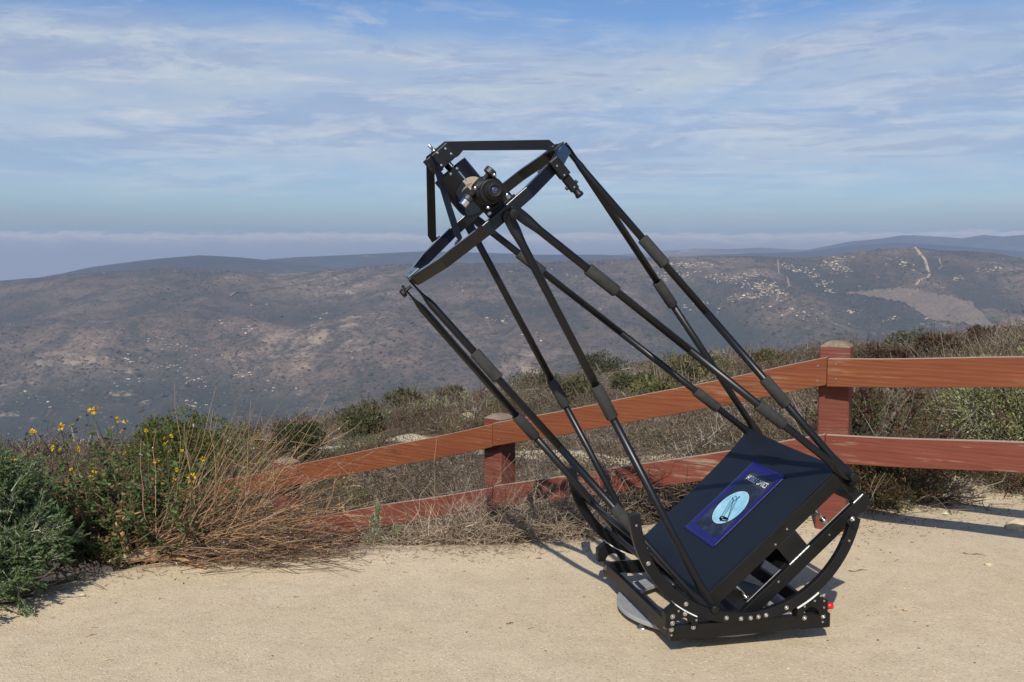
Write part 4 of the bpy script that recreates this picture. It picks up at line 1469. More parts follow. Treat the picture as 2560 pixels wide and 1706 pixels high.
def dry_scrub():
    """brittle grey and brown brush covering the slope, as one mass of low mounds"""
    vg, lv = Veg(), Veg()
    pal = np.array([(.165, .132, .102), (.132, .100, .070), (.108, .076, .048), (.108, .060, .034), (.100, .096, .040), (.235, .198, .16), (.062, .050, .030)])
    prob = np.array([.20, .22, .18, .13, .18, .04, .12])
    bands = [(4.9, 7.5, 520, 190, 2, .0022, .16), (7.5, 11, 620, 150, 1, .0034, .17), (11, 17, 1100, 110, 1, .0050, .20), (17, 27, 1750, 75, 1, .008, .26), (27, 52, 2900, 46, 1, .013, .34)]
    for y0, y1, n, ns, seg, r, tl in bands:
        y = np.sqrt(rng.uniform(y0 ** 2, y1 ** 2, n * 3)); s = rng.uniform(-.62, .66, n * 3)
        x = s * y
        d = y - edge_y(x)
        ok = (d > .22) & (bareness(x, y) < .5)
        infront = y < np.interp(x, *FENCE_LINE) + .15
        ok &= ~infront | ((rng.random(n * 3) < .25) & (x < -.9) & (x > -1.5))
        ok &= ~((s > .28) & (d < .95))
        for (cx, cy, cr) in CLEAR:
            ok &= np.hypot(x - cx, (y - cy) * np.where(y < cy, .55, 1)) > cr
        x, y, infront = x[ok][:n], y[ok][:n], infront[ok][:n]
        n = len(x)
        zone = vnoise(x * .30 + 7, y * .20 + 3) + .5
        W = prob[None] * (1 + 2.2 * np.stack([zone > .58, (zone > .5), zone * 0, zone < .34, zone < .28, zone > .66, zone < .42], 1))
        W = np.cumsum(W / W.sum(1, keepdims=True), 1)
        kind = (rng.random((n, 1)) > W).sum(1).clip(0, 6)
        big = np.exp(rng.normal(0, .35, n))
        hgt = .24 * big * np.where(y > 17, 1.3, 1.0) * np.where(infront, .45, 1)
        wid = hgt * rng.uniform(1.3, 2.6, n)
        z = ground_z(x, y) - .04
        m = n * ns
        dd = rdir(m, -.05, 1)
        rho = rng.uniform(.35, 1.0, (m, 1)) ** .6
        lump = np.repeat(np.stack([x, y, z], 1), ns, 0)
        ext = np.repeat(np.stack([wid * .55, wid * .55, hgt], 1), ns, 0)
        P = lump + dd * rho * ext
        D = norm(dd * [1, 1, .9] + rng.normal(0, .60, (m, 3)) + [0, 0, .35])
        L = np.repeat(hgt, ns) * tl / .2 * rng.uniform(.14, .48, m)
        bj = np.repeat(np.exp(rng.normal(0, .22, n)), ns)[:, None]
        k7 = np.repeat(kind, ns)
        c = pal[k7] * bj * np.exp(rng.normal(0, .26, (m, 1)))
        leafy = rng.random(m) < np.array([.6, .6, .65, .8, .85, .3, .75])[k7]
        q = ~leafy
        vg.stems(P[q] - D[q] * L[q, None] * .4, D[q], L[q], r, r * .35, np.clip(c[q], 0, .8), seg, wob=.05 if seg > 1 else 0, bend=rng.normal(0, .14, (int(q.sum()), 3)))
        q = leafy
        for h in range(2):
            k = int(q.sum())
            lv.leaves(P[q] + rng.normal(0, .02, (k, 3)), rdir(k, -.3, 1), (.016 + r * 2.6) * rng.uniform(.6, 1.3, k), (.008 + r * 1.3), np.clip(c[q] * rng.uniform(.6, 1.35, (k, 1)), 0, .8))
    vg.V += lv.V; vg.C += lv.C; vg.F += [f + vg.n for f in lv.F]
    o = vg.obj('dry_scrub', M_TWIG)
    tag(o, 'grey and brown dry brush covering the slope beyond the fence', 'scrub', kind='stuff')


def sage():
    p = np.array([-2.26, 4.16, 0.0])
    root = empty('sage_bush', tuple(p))
    tag(root, 'dense grey-green needle-leaved bush spilling over the left edge of the path', 'bush')
    vg = Veg(); tw = Veg()
    ns_ = 430                                                     # sprigs, each a fan of leafy shoots
    seeds = [(0, 0, .28, .32), (.16, -.06, .27, .25), (-.25, 0, .26, .36), (.02, .1, .40, .22), (.20, -.16, .13, .18), (.12, -.30, .12, .18), (-.10, -.34, .13, .24), (.22, .02, .20, .18), (.08, .02, .44, .15), (-.12, .05, .46, .19)]
    S = np.array(seeds); k = rng.integers(0, len(S), ns_)
    d = rdir(ns_, -.45, 1)
    Q = S[k, :3] + d * S[k, 3:4] * rng.uniform(.62, .98, (ns_, 1))
    Q[:, 2] = np.maximum(Q[:, 2], .01)
    QD = norm(d + rng.normal(0, .25, (ns_, 3)) + [0, 0, .25])
    tw.stems(Q - QD * .10, QD, .13, .0028, .0012, jit((.26, .25, .19), ns_), 2)
    per = 8; n = ns_ * per
    P = np.repeat(Q, per, 0) + np.repeat(QD, per, 0) * rng.uniform(-.05, .03, (n, 1)) + rng.normal(0, .008, (n, 3))
    D = norm(np.repeat(QD, per, 0) + rng.normal(0, .42, (n, 3)))
    L = rng.uniform(.035, .075, n)
    tw.stems(P, D, L, .0018, .0009, jit((.30, .30, .22), n), 1)
    m = 20
    for i in range(m):
        t = (i + .5) / m
        ang = i * 2.4 + rng.uniform(0, 6.28, n)
        e1 = norm(np.cross(D, [0.3, .2, 1.0])); e2 = np.cross(D, e1)
        out = e1 * np.cos(ang)[:, None] + e2 * np.sin(ang)[:, None]
        ld = norm(out * (1.0 - .65 * t) + D * (.45 + .8 * t))
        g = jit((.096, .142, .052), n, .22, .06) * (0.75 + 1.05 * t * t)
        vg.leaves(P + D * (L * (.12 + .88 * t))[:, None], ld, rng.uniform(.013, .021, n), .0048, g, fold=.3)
    # bare inner wood and a few lavender dots
    q = 90
    tw.stems(rng.normal(0, .06, (q, 3)) * [1, 1, 0], rdir(q, .05, 1) * [1.3, 1.1, .8], rng.uniform(.25, .55, q), .007, .002, jit((.13, .10, .075), q), 4, wob=.04)
    vg.obj('foliage', M_LEAF, root); tw.obj('stem', M_TWIG, root)


def succulent(name, label, x, row, col):
    p = at_px(x, row, 1.0); t = EYE / (EYE - p[2]); g = np.array([p[0] * t, t, 0.0])
    g[2] = float(ground_z(g[0], g[1]))
    vg = Veg(); n = 34
    D = rdir(n, .15, 1)
    vg.stems(np.tile([0, 0, .0], (n, 1)) + rng.normal(0, .012, (n, 3)) * [1, 1, 0], D, rng.uniform(.06, .11, n), .006, .002, jit(col, n, .2), 3)
    o = vg.obj(name, M_TWIG); o.location = tuple(g)
    tag(o, label, 'succulent')


def sunflower_bush():
    p = np.array([-1.86, 4.86, -.04])
    root = empty('bush_sunflower', tuple(p))
    tag(root, 'straggly green bush with small yellow daisy flowers on thin stalks', 'flowering bush')
    st, lf = Veg(), Veg()
    n = 300
    a = rng.uniform(0, 2 * math.pi, n)
    P = np.stack([rng.normal(.02, .20, n), rng.normal(-.03, .13, n), np.zeros(n)], 1)
    D = rdir(n, .35, 1) * [1.25, .9, 1.0]
    L = rng.uniform(.22, .60, n)
    cen = st.stems(P, D, L, .0030, .0012, np.where((rng.random(n) < .5)[:, None], jit((.13, .12, .055), n), jit((.20, .15, .09), n)), 4, bend=[0, 0, .18], wob=.03)
    for q in range(44):
        i = rng.integers(0, n, 420)
        t = rng.uniform(.12, 1.0, 420) * 3.999
        j = t.astype(int); f = (t - j)[:, None]
        pp = cen[i, j] * (1 - f) + cen[i, j + 1] * f
        low = np.clip(1 - pp[:, 2] / .5, 0, 1)[:, None]
        c = jit((.088, .132, .040), 420, .3, .08) * (1 - low * .15)
        dry = rng.random(420) < .16 + .25 * low[:, 0]
        c[dry] = jit((.22, .13, .065), int(dry.sum()))
        lf.leaves(pp, rdir(420, -.4, .9), rng.uniform(.018, .042, 420), rng.uniform(.008, .017, 420), c)
    # brown litter low inside
    i = 2600
    pp = np.stack([rng.normal(-.05, .33, i), rng.normal(-.1, .14, i), np.abs(rng.normal(0, .10, i))], 1)
    lf.leaves(pp, rdir(i), rng.uniform(.012, .03, i), .008, jit((.19, .105, .05), i, .35))
    st.obj('stem', M_TWIG, root); lf.obj('foliage', M_LEAF, root)
    # flower stalks and heads placed as in the view
    heads = [(222, 1036, 16, 1), (236, 1027, 11, 1), (286, 1061, 13, 1), (299, 1066, 12, .4), (64, 1075, 11, .6), (81, 1086, 12, .7), (143, 1082, 17, .5), (259, 1073, 9, .2), (298, 1097, 9, .2), (126, 1126, 13, .7),
             (171, 1132, 13, .9), (420, 1103, 12, 1), (423, 1096, 9, 1), (366, 1093, 9, .6), (410, 1099, 7, .4), (385, 1148, 15, .5), (298, 1142, 10, .3), (207, 1190, 15, .8), (200, 1186, 10, .8), (160, 1194, 8, .8),
             (480, 1220, 20, 1), (504, 1165, 12, .9), (446, 1180, 9, .6), (432, 1215, 11, .3), (20, 1151, 12, .9), (380, 1217, 5, .9), (141, 1134, 7, .6), (446, 1130, 7, .5)]
    for (hx, hy, sz, open_) in heads:
        y = 4.72 + rng.uniform(-.10, .12)
        q = at_px(hx, hy, y) - p
        r = sz / F_PX * y * .70
        foot = np.array([q[0] + rng.normal(0, .06), rng.normal(0, .06), max(q[2] - rng.uniform(.22, .34), .05)])
        v = Veg()
        face = norm(np.array([rng.uniform(-.7, .7), -rng.uniform(.3, 1.0), rng.uniform(.2, 1.0)]))
        v.stems([foot], [q - foot], [np.linalg.norm(q - foot)], .0022, .0014, [(.15, .16, .05)], 4, bend=rng.normal(0, .05, (1, 3)))
        end = v.V[0].reshape(-1, 3)[-3:].mean(0)
        e1 = norm(np.cross(face, [.1, .2, 1])); e2 = np.cross(face, e1)
        k = 13 if open_ > .45 else 7
        ang = np.arange(k) / k * 2 * math.pi + rng.normal(0, .12, k)
        out = e1 * np.cos(ang)[:, None] + e2 * np.sin(ang)[:, None]
        v.leaves(np.tile(end, (k, 1)) + out * r * .2, out + face * rng.uniform(-.15, .45), r * rng.uniform(.75, 1.0, k), r * .42, jit((.78, .47, .012), k, .12, .04), fold=.1)
        k = 16
        v.leaves(np.tile(end, (k, 1)) + rng.normal(0, r * .12, (k, 3)), rdir(k) * .6 + face, r * .32, r * .16, jit((.30, .13, .02), k))
        v.obj('flower', M_LEAF, root)
    # brown spent heads on wiry stalks
    for (hx, hy) in [(103, 1061), (9, 1112), (50, 1108), (210, 1046), (333, 1074), (270, 1051), (303, 1081), (180, 1089), (165, 1098), (224, 1095), (207, 1072), (93, 1100), (340, 1092), (379, 1077), (55, 1095), (65, 1140), (240, 1135), (280, 1110)]:
        y = 4.74 + rng.uniform(-.1, .12)
        q = at_px(hx, hy, y) - p
        foot = np.array([q[0] + rng.normal(0, .05), rng.normal(0, .05), max(q[2] - rng.uniform(.18, .30), .05)])
        v = Veg()
        v.stems([foot], [q - foot], [np.linalg.norm(q - foot)], .0018, .0012, [(.14, .11, .06)], 4, bend=rng.normal(0, .05, (1, 3)))
        v.leaves(np.tile(q, (14, 1)), rdir(14, -.2, 1), .010, .005, jit((.09, .055, .03), 14))
        v.obj('seed_head', M_LEAF, root)


def reed_brush():
    p = np.array([-1.80, 4.62, 0.0])
    root = empty('dry_reed_brush', tuple(p))
    tag(root, 'fan of long dry orange-brown stems leaning right from a woody base', 'dry brush')
    st = Veg()
    # the main sweep of stems: flat ones below, steeper above
    n = 320
    el = np.clip(np.abs(rng.normal(.0, .36, n)) + .02, .01, .86)
    az = rng.normal(.12, .16, n)
    D = np.stack([np.cos(el) * np.cos(az), np.cos(el) * np.sin(az), np.sin(el)], 1)
    P = np.stack([rng.uniform(.0, .42, n), rng.normal(.04, .07, n), rng.uniform(.01, .12, n)], 1)
    P[:, 2] += P[:, 0] * .05
    L = rng.uniform(.25, .86, n) * (1 - .35 * P[:, 0]) * (1 + .25 * np.sin(el))
    c = np.where((rng.random(n) < .55)[:, None], jit((.185, .100, .056), n, .32), jit((.27, .185, .118), n, .25))
    cen = st.stems(P, D, L, .0019, .0007, c, 5, bend=np.stack([rng.normal(0, .05, n), rng.normal(0, .05, n), rng.normal(-.10, .12, n)], 1), wob=.012)
    # dense low thatch toward the right
    m = 520
    P2 = np.stack([rng.uniform(.10, .95, m), rng.normal(.08, .12, m), np.abs(rng.normal(.03, .05, m)) + .0], 1)
    el = rng.normal(.10, .20, m); az = rng.normal(.05, .25, m)
    D2 = np.stack([np.cos(el) * np.cos(az), np.sin(az), np.sin(el)], 1)
    c2 = np.where((rng.random(m) < .5)[:, None], jit((.19, .112, .068), m, .32), jit((.115, .074, .05), m, .3))
    cen2 = st.stems(P2, D2, rng.uniform(.12, .36, m), .0020, .0008, c2, 4, bend=[0, 0, -.05], wob=.015)
    # side branchlets
    i = rng.integers(0, n, 1500); j = rng.integers(2, 6, 1500)
    pb = cen[i, j]
    db = norm(cen[i, j] - cen[i, j - 1]) + rng.normal(0, .45, (1500, 3))
    cb = st.stems(pb, db, rng.uniform(.04, .16, 1500), .0012, .0006, jit((.36, .22, .12), 1500, .25), 2, wob=.03)
    # steep flowering stems above
    k = 60
    Pk = np.stack([rng.uniform(.10, .60, k), rng.normal(.05, .1, k), rng.uniform(.1, .25, k)], 1)
    ck = st.stems(Pk, rdir(k, .6, 1) * [.8, .4, 1] + [.5, 0, .2], rng.uniform(.35, .72, k), .0018, .0007, jit((.30, .19, .11), k, .2), 5, wob=.012)
    st.obj('stem', M_TWIG, root)
    sd = Veg()
    pts = np.concatenate([cb[:, -1], cb[:, 1], cen[:, -1], cen[rng.integers(0, n, 500), rng.integers(3, 6, 500)], ck[:, -1], ck[rng.integers(0, k, 160), rng.integers(3, 6, 160)]])
    q = len(pts)
    white = rng.random(q) < .13
    c = jit((.13, .075, .045), q, .3); c[white] = jit((.62, .58, .55), int(white.sum()), .1)
    for r_ in range(2):
        sd.leaves(pts + rng.normal(0, .004, (q, 3)), rdir(q), rng.uniform(.005, .011, q), .005, c)
    sd.obj('seed_head', M_LEAF, root)
    # bleached woody base and fallen limbs
    wb = MB(); wb.smooth = True
    wb.tube([(-.06, -.03, .012), (.04, -.02, .035), (.12, 0, .045), (.25, .02, .085), (.40, .04, .13)], [.010, .026, .030, .018, .012], 9)
    wb.build('woody_base', plain('bleached wood', (.40, .28, .18), .9, 0, .15, .4, 30, .8, 60), root)
    for pts_, rr in (([(.04, -.03, .035), (.02, -.03, .13), (-.02, -.02, .20)], [.012, .010, .007]), ([(.12, -.04, .03), (.28, -.08, .05), (.42, -.12, .015)], [.012, .010, .008]),
                     ([(.02, -.02, .06), (-.03, 0, .16), (.0, .02, .21), (.08, .03, .235)], [.006, .005, .005, .004]), ([(.15, .0, .05), (.22, 0, .14), (.25, .02, .26)], [.008, .006, .004])):
        wb = MB(); wb.smooth = True; wb.tube(pts_, rr, 8)
        wb.build('broken_limb', M_LIMB, root)


M_LIMB = plain('orange dry wood', (.42, .25, .12), .85, 0, .15, .35, 40, .6, 80)


def tumble_brush(name, label, cx, cy, w, d, h, n, cols, group=None, up=.25):
    """tangled heap of curling grey twigs"""
    z = float(ground_z(cx, cy)) - .02
    st = Veg()
    q = np.sqrt(rng.uniform(0, 1, n)); a = rng.uniform(0, 6.283, n)
    x = np.cos(a) * q * w / 2; y = np.sin(a) * q * d / 2
    top = h * (1 - q ** 2) ** .6
    zz = rng.uniform(0, 1, n) * top
    gz = ground_z(cx + x, cy + y) - z - .02
    D = rdir(n, -.35, .6); D[:, 2] += up * .3
    c = np.array(cols)[rng.integers(0, len(cols), n)] * np.exp(rng.normal(0, .22, (n, 1)))
    cen = st.stems(np.stack([x, y, gz + zz], 1), D, rng.uniform(.06, .20, n), .0026, .0010, np.clip(c, 0, .8), 5, bend=rng.normal(0, .45, (n, 3)), wob=.035)
    tall = max(10, n // 28)                                       # a few long wands stand out of the heap
    it = rng.integers(0, n, tall)
    st.stems(np.stack([x, y, gz + zz], 1)[it], rdir(tall, .2, 1), rng.uniform(.22, .48, tall), .0022, .0008, np.clip(c[it] * .8, 0, .8), 6, bend=rng.normal(0, .35, (tall, 3)), wob=.03)
    i = rng.integers(0, n, n); j = rng.integers(2, 6, n)
    st.stems(cen[i, j], rdir(n, -.3, 1), rng.uniform(.03, .11, n), .0013, .0006, np.clip(c[i] * 1.1, 0, .8), 3, bend=rng.normal(0, .4, (n, 3)), wob=.03)
    o = st.obj(name, M_TWIG)
    o.location = (cx, cy, z)
    tag(o, label, 'dry brush', group)


def cholla(name, label, x, y, spec, pads):
    """cactus of knobbly upright joints and a few flat pads, with spines"""
    z = float(ground_z(x, y)) - .02
    root = empty(name, (x, y, z)); root.scale = (.68, .68, .74); tag(root, label, 'cactus')
    green = plain('cactus green', (.095, .115, .052), .75, 0, .2, .35, 25, .5, 90)
    for (pts_, r) in spec:
        mb = MB(); mb.smooth = True
        pts_ = [Vector(q) for q in pts_]
        fine, rad = [], []
        for a, c in zip(pts_[:-1], pts_[1:]):
            for t in np.linspace(0, 1, 7)[:-1]:
                fine.append(a.lerp(c, t)); rad.append(r * (.80 + .35 * math.sin(math.pi * t) + .06 * math.sin(t * 40)))
        fine.append(pts_[-1]); rad.append(r * .35)
        mb.tube(fine, rad, 9)
        jt = mb.build('joint', green, root)
        sp = Veg(); n = int(90 * len(fine) / 7)
        k = rng.integers(0, len(fine) - 1, n)
        d = rdir(n)
        P = np.array([fine[i] for i in k]) + d * np.array(rad)[k][:, None] * .95
        sp.stems(P, d + rng.normal(0, .2, (n, 3)), rng.uniform(.012, .028, n), .0012, .0005, jit((.62, .56, .42), n, .15), 1)
        sp.obj('spines', M_TWIG, jt)
    for (c, dx, h, tilt) in pads:
        mb = MB(); mb.smooth = True
        e = Vector((math.cos(tilt), math.sin(tilt) * .4, 0)).normalized(); u = Vector((.1 * math.sin(tilt * 3), 0, 1)).normalized(); f = e.cross(u).normalized()
        rows = []
        for i in range(9):
            t = i / 8
            wv = max(math.sin(math.pi * (t * .86 + .10)) ** .7 * dx, .004)
            rows.append((Vector(c) + u * (t * h), (wv, max(.011 * math.sin(math.pi * (t * .9 + .05)), .003))))
        mb.tube([q for q, _ in rows], [r for _, r in rows], 14, side=e)
        pd = mb.build('pad', green, root)
        sp = Veg(); n = 70
        t = rng.uniform(.05, .98, n); s_ = rng.uniform(-1, 1, n)
        P = np.array([tuple(Vector(c) + u * (a * h) + e * (b * dx * math.sin(math.pi * (a * .86 + .1)) ** .7) - f * 0) for a, b in zip(t, s_)]) + np.outer(rng.choice([-1, 1], n) * .010, np.array(f))
        sp.stems(P, np.outer(np.sign((P - np.array(c)) @ np.array(f)), np.array(f)) + rng.normal(0, .5, (n, 3)), rng.uniform(.012, .024, n), .0012, .0005, jit((.60, .55, .42), n), 1)
        sp.obj('spines', M_TWIG, pd)


def prickly_pear(label, x, row, y, w, h, n, group='prickly pear clumps on the slope'):
    """clump of flat pale green pads some way off"""
    p = at_px(x, row, y); p[2] = float(ground_z(p[0], p[1])) - .02
    CLEAR.append((p[0], p[1], w * .5))
    mb = MB(); mb.smooth = True
    cols = []
    V = []
    # pads grow out of pads, the first ones out of a low woody base
    mb.tube([(-w * .42, 0, .0), (-w * .2, .03, .015), (w * .2, -.02, .015), (w * .42, 0, .0)], .02, 7)
    tips = []
    for i in range(n):
        s = rng.uniform(.034, .056)
        old = [t for t in tips if t.z < h * .8]
        if i < n * .35 or not old:
            q = Vector((rng.uniform(-w * .42, w * .42), rng.normal(0, .015), .0))
        else:
            q = old[rng.integers(0, len(old))].copy()
        t = rng.uniform(0, math.pi); tl = rng.normal(0, .5)
        e = Vector((math.cos(t), math.sin(t), 0)); u = (Vector((0, 0, 1)) + e * tl).normalized()
        L = max(s * 2.0, h * .28)
        rows = [(q + u * (k / 6 * L), (max(math.sin(math.pi * (k / 6 * .85 + .1)) ** .7 * s * .85, .006), .014)) for k in range(7)]
        mb.tube([a for a, _ in rows], [c for _, c in rows], 9, side=e)
        tips += [q + u * L * .86, q + u * L * .7 + e * s * .6]
    o = mb.build('prickly_pear', M_PEAR)
    o.location = tuple(p)
    tag(o, label, 'cactus', group)


M_PEAR = plain('pale cactus pads', (.150, .172, .070), .7, 0, .25, .35, 5)


def stone(name, label, x, row, y, size, col, group=None, cat='rock', sink=.25, seed=0):
    p = at_px(x, row, y)
    gz = float(ground_z(p[0], p[1]))
    bm = bmesh.new()
    bmesh.ops.create_icosphere(bm, subdivisions=4, radius=1)
    for v in bm.verts:
        c = v.co
        n = float(fbm(np.array(c.x * 1.1 + seed * 3.1), np.array(c.y * 1.1 + c.z * 1.7 + seed), 4))
        v.co = c * (1 + .55 * n)
        v.co.x *= size[0]; v.co.y *= size[1]; v.co.z *= size[2]
    me = bpy.data.meshes.new(name); bm.to_mesh(me); bm.free()
    for q in me.polygons: q.use_smooth = True
    me.materials.append(plain(name + ' stone', col, .95, 0, .1, .22, 3.0 / max(size), .8, 12 / max(size)))
    o = bpy.data.objects.new(name, me); o.location = (p[0], p[1], gz + size[2] * (1 - 2 * sink)); o.rotation_euler = (0, 0, seed * 1.3)
    link(o); tag(o, label, cat, group)


def ground_pt(x, row):
    """where the flat path is seen at a column and row"""
    k = (row - 627.0) / F_PX
    y = EYE / k
    return px(x) * y * 1.003, y


def twig_on_path(label, x, row, length, ang, r=.0022, col=(.16, .10, .06)):
    gx, gy = ground_pt(x, row)
    n = 6
    d = np.array([math.cos(ang), math.sin(ang), 0])
    pts = []
    for i in range(n):
        t = i / (n - 1) - .5
        q = np.array([gx, gy, 0]) + d * t * length + np.array([-d[1], d[0], 0]) * .08 * length * math.sin(t * 5)
        pts.append((q[0] - gx, q[1] - gy, float(ground_z(q[0], q[1])) + r * .8 + (.004 if i in (0, 3) else 0)))
    mb = MB(); mb.smooth = True
    mb.tube(pts, [r, r * 1.05, r, r * .9, r * .8, r * .5], 7)
    o = mb.build('fallen_twig', plain('fallen twig bark', col, .9, 0, .1, .3, 60))
    o.location = (gx, gy, 0)
    tag(o, label, 'twig', 'twigs lying on the path')


def gravel():
    """grit, pebbles and leaf crumbs scattered over the path"""
    n = 5200
    y = 1.9 + 5.2 * rng.random(n) ** 1.3
    x = rng.uniform(-.62, .66, n) * (y + .3)
    k = y < edge_y(x) + .12
    # more litter near the planted edge and under the rails on the right
    d = edge_y(x) - y
    right = (x > 1.5) & (d < .85)
    keep = k & ((rng.random(n) < .22) | ((rng.random(n) < .65) & (d < .5)) | right)
    x, y = x[keep], y[keep]
    ne = 900
    xe = rng.uniform(1.45, 3.4, ne); ye = edge_y(xe) - np.abs(rng.normal(.15, .28, ne)) + .05
    x, y = np.concatenate([x, xe]), np.concatenate([y, ye])
    n = len(x)
    ico = np.array([(0, 0, 1), (.89, 0, .2), (.28, .85, .2), (-.72, .53, .2), (-.72, -.53, .2), (.28, -.85, .2), (0, 0, -.8)])
    fc = np.array([(0, 1, 2), (0, 2, 3), (0, 3, 4), (0, 4, 5), (0, 5, 1), (6, 2, 1), (6, 3, 2), (6, 4, 3), (6, 5, 4), (6, 1, 5)])
    s = .0022 + .0045 * rng.random(n) ** 3
    big = (rng.random(n) < .018) & (x > -1.2); s[big] *= 2.6
    a = rng.uniform(0, 6.28, n)
    V = ico[None] * (1 + rng.normal(0, .22, (n, 7, 1)))
    V = V * (s[:, None] * np.array([1, 1, 1])[None] if False else s[:, None, None]) * [1.2, .9, .6]
    ca, sa = np.cos(a)[:, None], np.sin(a)[:, None]
    V = np.stack([V[..., 0] * ca - V[..., 1] * sa, V[..., 0] * sa + V[..., 1] * ca, V[..., 2]], -1)
    V += np.stack([x, y, ground_z(x, y) + s * .3], 1)[:, None]
    F = fc[None] + (np.arange(n) * 7)[:, None, None]
    c = np.where((rng.random(n) < .5)[:, None], jit((.55, .45, .32), n, .2), jit((.25, .18, .12), n, .3))
    o = np_mesh('gravel', V.reshape(-1, 3), F.reshape(-1, 3), M_STONE, np.repeat(c, 7, 0))
    tag(o, 'small grit and pebbles scattered over the path', 'gravel', kind='stuff')
    # dead leaf and stick crumbs
    vg = Veg()
    n = 2600
    x = np.concatenate([rng.uniform(1.4, 3.5, 1100), rng.uniform(-2.6, 1.0, 1430), rng.uniform(-2.0, 2.6, 70)])
    y = edge_y(x) - np.abs(np.concatenate([rng.normal(0, .30, 1100), rng.normal(0, .10, 1430), rng.uniform(0, 2.6, 70)]))
    z = ground_z(x, y) + .003
    D = np.stack([rng.normal(size=n), rng.normal(size=n), rng.normal(0, .08, n)], 1)
    c = np.where((rng.random(n) < .5)[:, None], jit((.16, .10, .06), n, .3), jit((.30, .22, .14), n, .3))
    vg.stems(np.stack([x, y, z], 1), D, rng.uniform(.008, .05, n) * rng.uniform(.4, 1, n), .0012, .0007, c, 1)
    m = 700
    vg.leaves(np.stack([x, y, z], 1)[:m], D[:m], .012, .007, c[:m])
    o = vg.obj('leaf_litter', M_TWIG)
    tag(o, 'broken twigs and dead leaf crumbs along the path edge', 'litter', kind='stuff')


def far_cover():
    """bushes and pale boulders dotted over the opposite slope"""
    at, find = H1
    n = 26000
    s = rng.uniform(-.56, .56, n); t = rng.random(n) ** .8
    P = at(s, t)
    dens = fbm(P[:, 0] / 90 + 4, P[:, 1] / 160, 4)
    keep = dens * 1.5 + rng.normal(0, .16, n) > .0
    P = P[keep]; n = len(P)
    ico = np.array([(0, 0, .9), (.89, 0, .35), (.28, .85, .35), (-.72, .53, .35), (-.72, -.53, .35), (.28, -.85, .35), (.7, .5, -.3), (-.3, .85, -.3), (-.9, 0, -.3), (-.3, -.85, -.3), (.7, -.5, -.3)])
    fc = np.array([(0, 1, 2), (0, 2, 3), (0, 3, 4), (0, 4, 5), (0, 5, 1), (1, 6, 2), (2, 7, 3), (3, 8, 4), (4, 9, 5), (5, 10, 1), (2, 6, 7), (3, 7, 8), (4, 8, 9), (5, 9, 10), (1, 10, 6)])
    def scatter(P, s, cols, name, label, flat):
        n = len(P)
        V = ico[None] * (1 + rng.normal(0, .22, (n, 11, 1))) * s[:, None, None] * np.array([1, 1, flat])
        a = rng.uniform(0, 6.28, n); ca, sa = np.cos(a)[:, None], np.sin(a)[:, None]
        V = np.stack([V[..., 0] * ca - V[..., 1] * sa, V[..., 0] * sa + V[..., 1] * ca, V[..., 2]], -1) + P[:, None]
        F = fc[None] + (np.arange(n) * 11)[:, None, None]
        o = np_mesh(name, V.reshape(-1, 3), F.reshape(-1, 3), M_FAR, np.repeat(cols, 11, 0))
        tag(o, label, 'scrub' if 'bush' in label else 'rocks', kind='stuff')
    green = rng.random(n) < .45
    c = np.where(green[:, None], jit((.045, .050, .028), n, .25), jit((.080, .062, .043), n, .3))
    scatter(P, rng.uniform(.6, 1.7, n) * np.where(rng.random(n) < .08, 1.8, 1), c, 'chaparral', 'dark bushes dotted over the opposite hillside', .75)
    # outcrops where the photograph has them: column, row, spread across, spread down, number
    oc = [(1725, 668, 60, 10, 60), (1700, 690, 45, 10, 50), (1865, 695, 45, 12, 70), (1900, 720, 50, 14, 80), (1930, 735, 40, 14, 60), (1890, 745, 40, 10, 40), (1955, 667, 16, 6, 20), (2000, 680, 40, 8, 40), (2030, 695, 20, 6, 20), (2085, 660, 36, 12, 60),
          (2100, 680, 30, 12, 50), (2060, 712, 22, 8, 25), (2075, 733, 14, 6, 16), (2250, 662, 28, 18, 30), (2125, 785, 12, 5, 14), (2230, 803, 16, 5, 14), (1840, 752, 30, 8, 25), (1800, 700, 30, 12, 30), (1640, 705, 30, 8, 20), (1225, 806, 14, 8, 22),
          (1262, 810, 12, 10, 20), (1480, 780, 10, 10, 14), (1500, 775, 14, 5, 14), (1150, 720, 40, 20, 18), (1420, 690, 50, 14, 20), (430, 870, 60, 22, 60), (300, 905, 60, 14, 50), (420, 925, 55, 10, 60), (560, 900, 40, 16, 40), (590, 945, 40, 14, 40), (790, 810, 22, 22, 30),
          (480, 1022, 26, 10, 34), (620, 830, 14, 8, 12), (560, 820, 30, 10, 16), (640, 770, 30, 10, 12), (540, 808, 20, 6, 12), (90, 1010, 60, 14, 30), (480, 960, 40, 10, 30), (330, 960, 60, 12, 24), (2480, 680, 30, 8, 16), (2400, 700, 40, 8, 14), (20, 815, 14, 3, 10), (1015, 735, 50, 30, 18),
          (2320, 800, 10, 4, 6), (1740, 770, 60, 20, 24), (2000, 790, 80, 20, 24), (1350, 850, 60, 30, 16), (900, 880, 60, 30, 12), (700, 980, 50, 16, 10)]
    P, S = [], []
    for (x, r, dx, dr, k) in oc:
        for _ in range(int(k * (1.7 if x > 1500 else .8))):
            a_ = rng.normal(0, .55); xx, rr = x + dx * a_ + rng.normal(0, 5), r + dr * (.6 * a_ * math.sin(x) + rng.normal(0, .5))
            ss, tt = find(xx, rr)
            P.append(at(ss, tt)); S.append((.42 + 1.5 * rng.random() ** 2.4) * (1 if x > 1500 else .8))
    P = np.array(P); S = np.array(S)
    scatter(P, S, jit((.43, .335, .22), len(P), .22, .03), 'boulders', 'pale sandstone outcrops scattered over the opposite hillside', .6)


M_FAR = tint_mat('far cover', .95, 0, .05, .6)


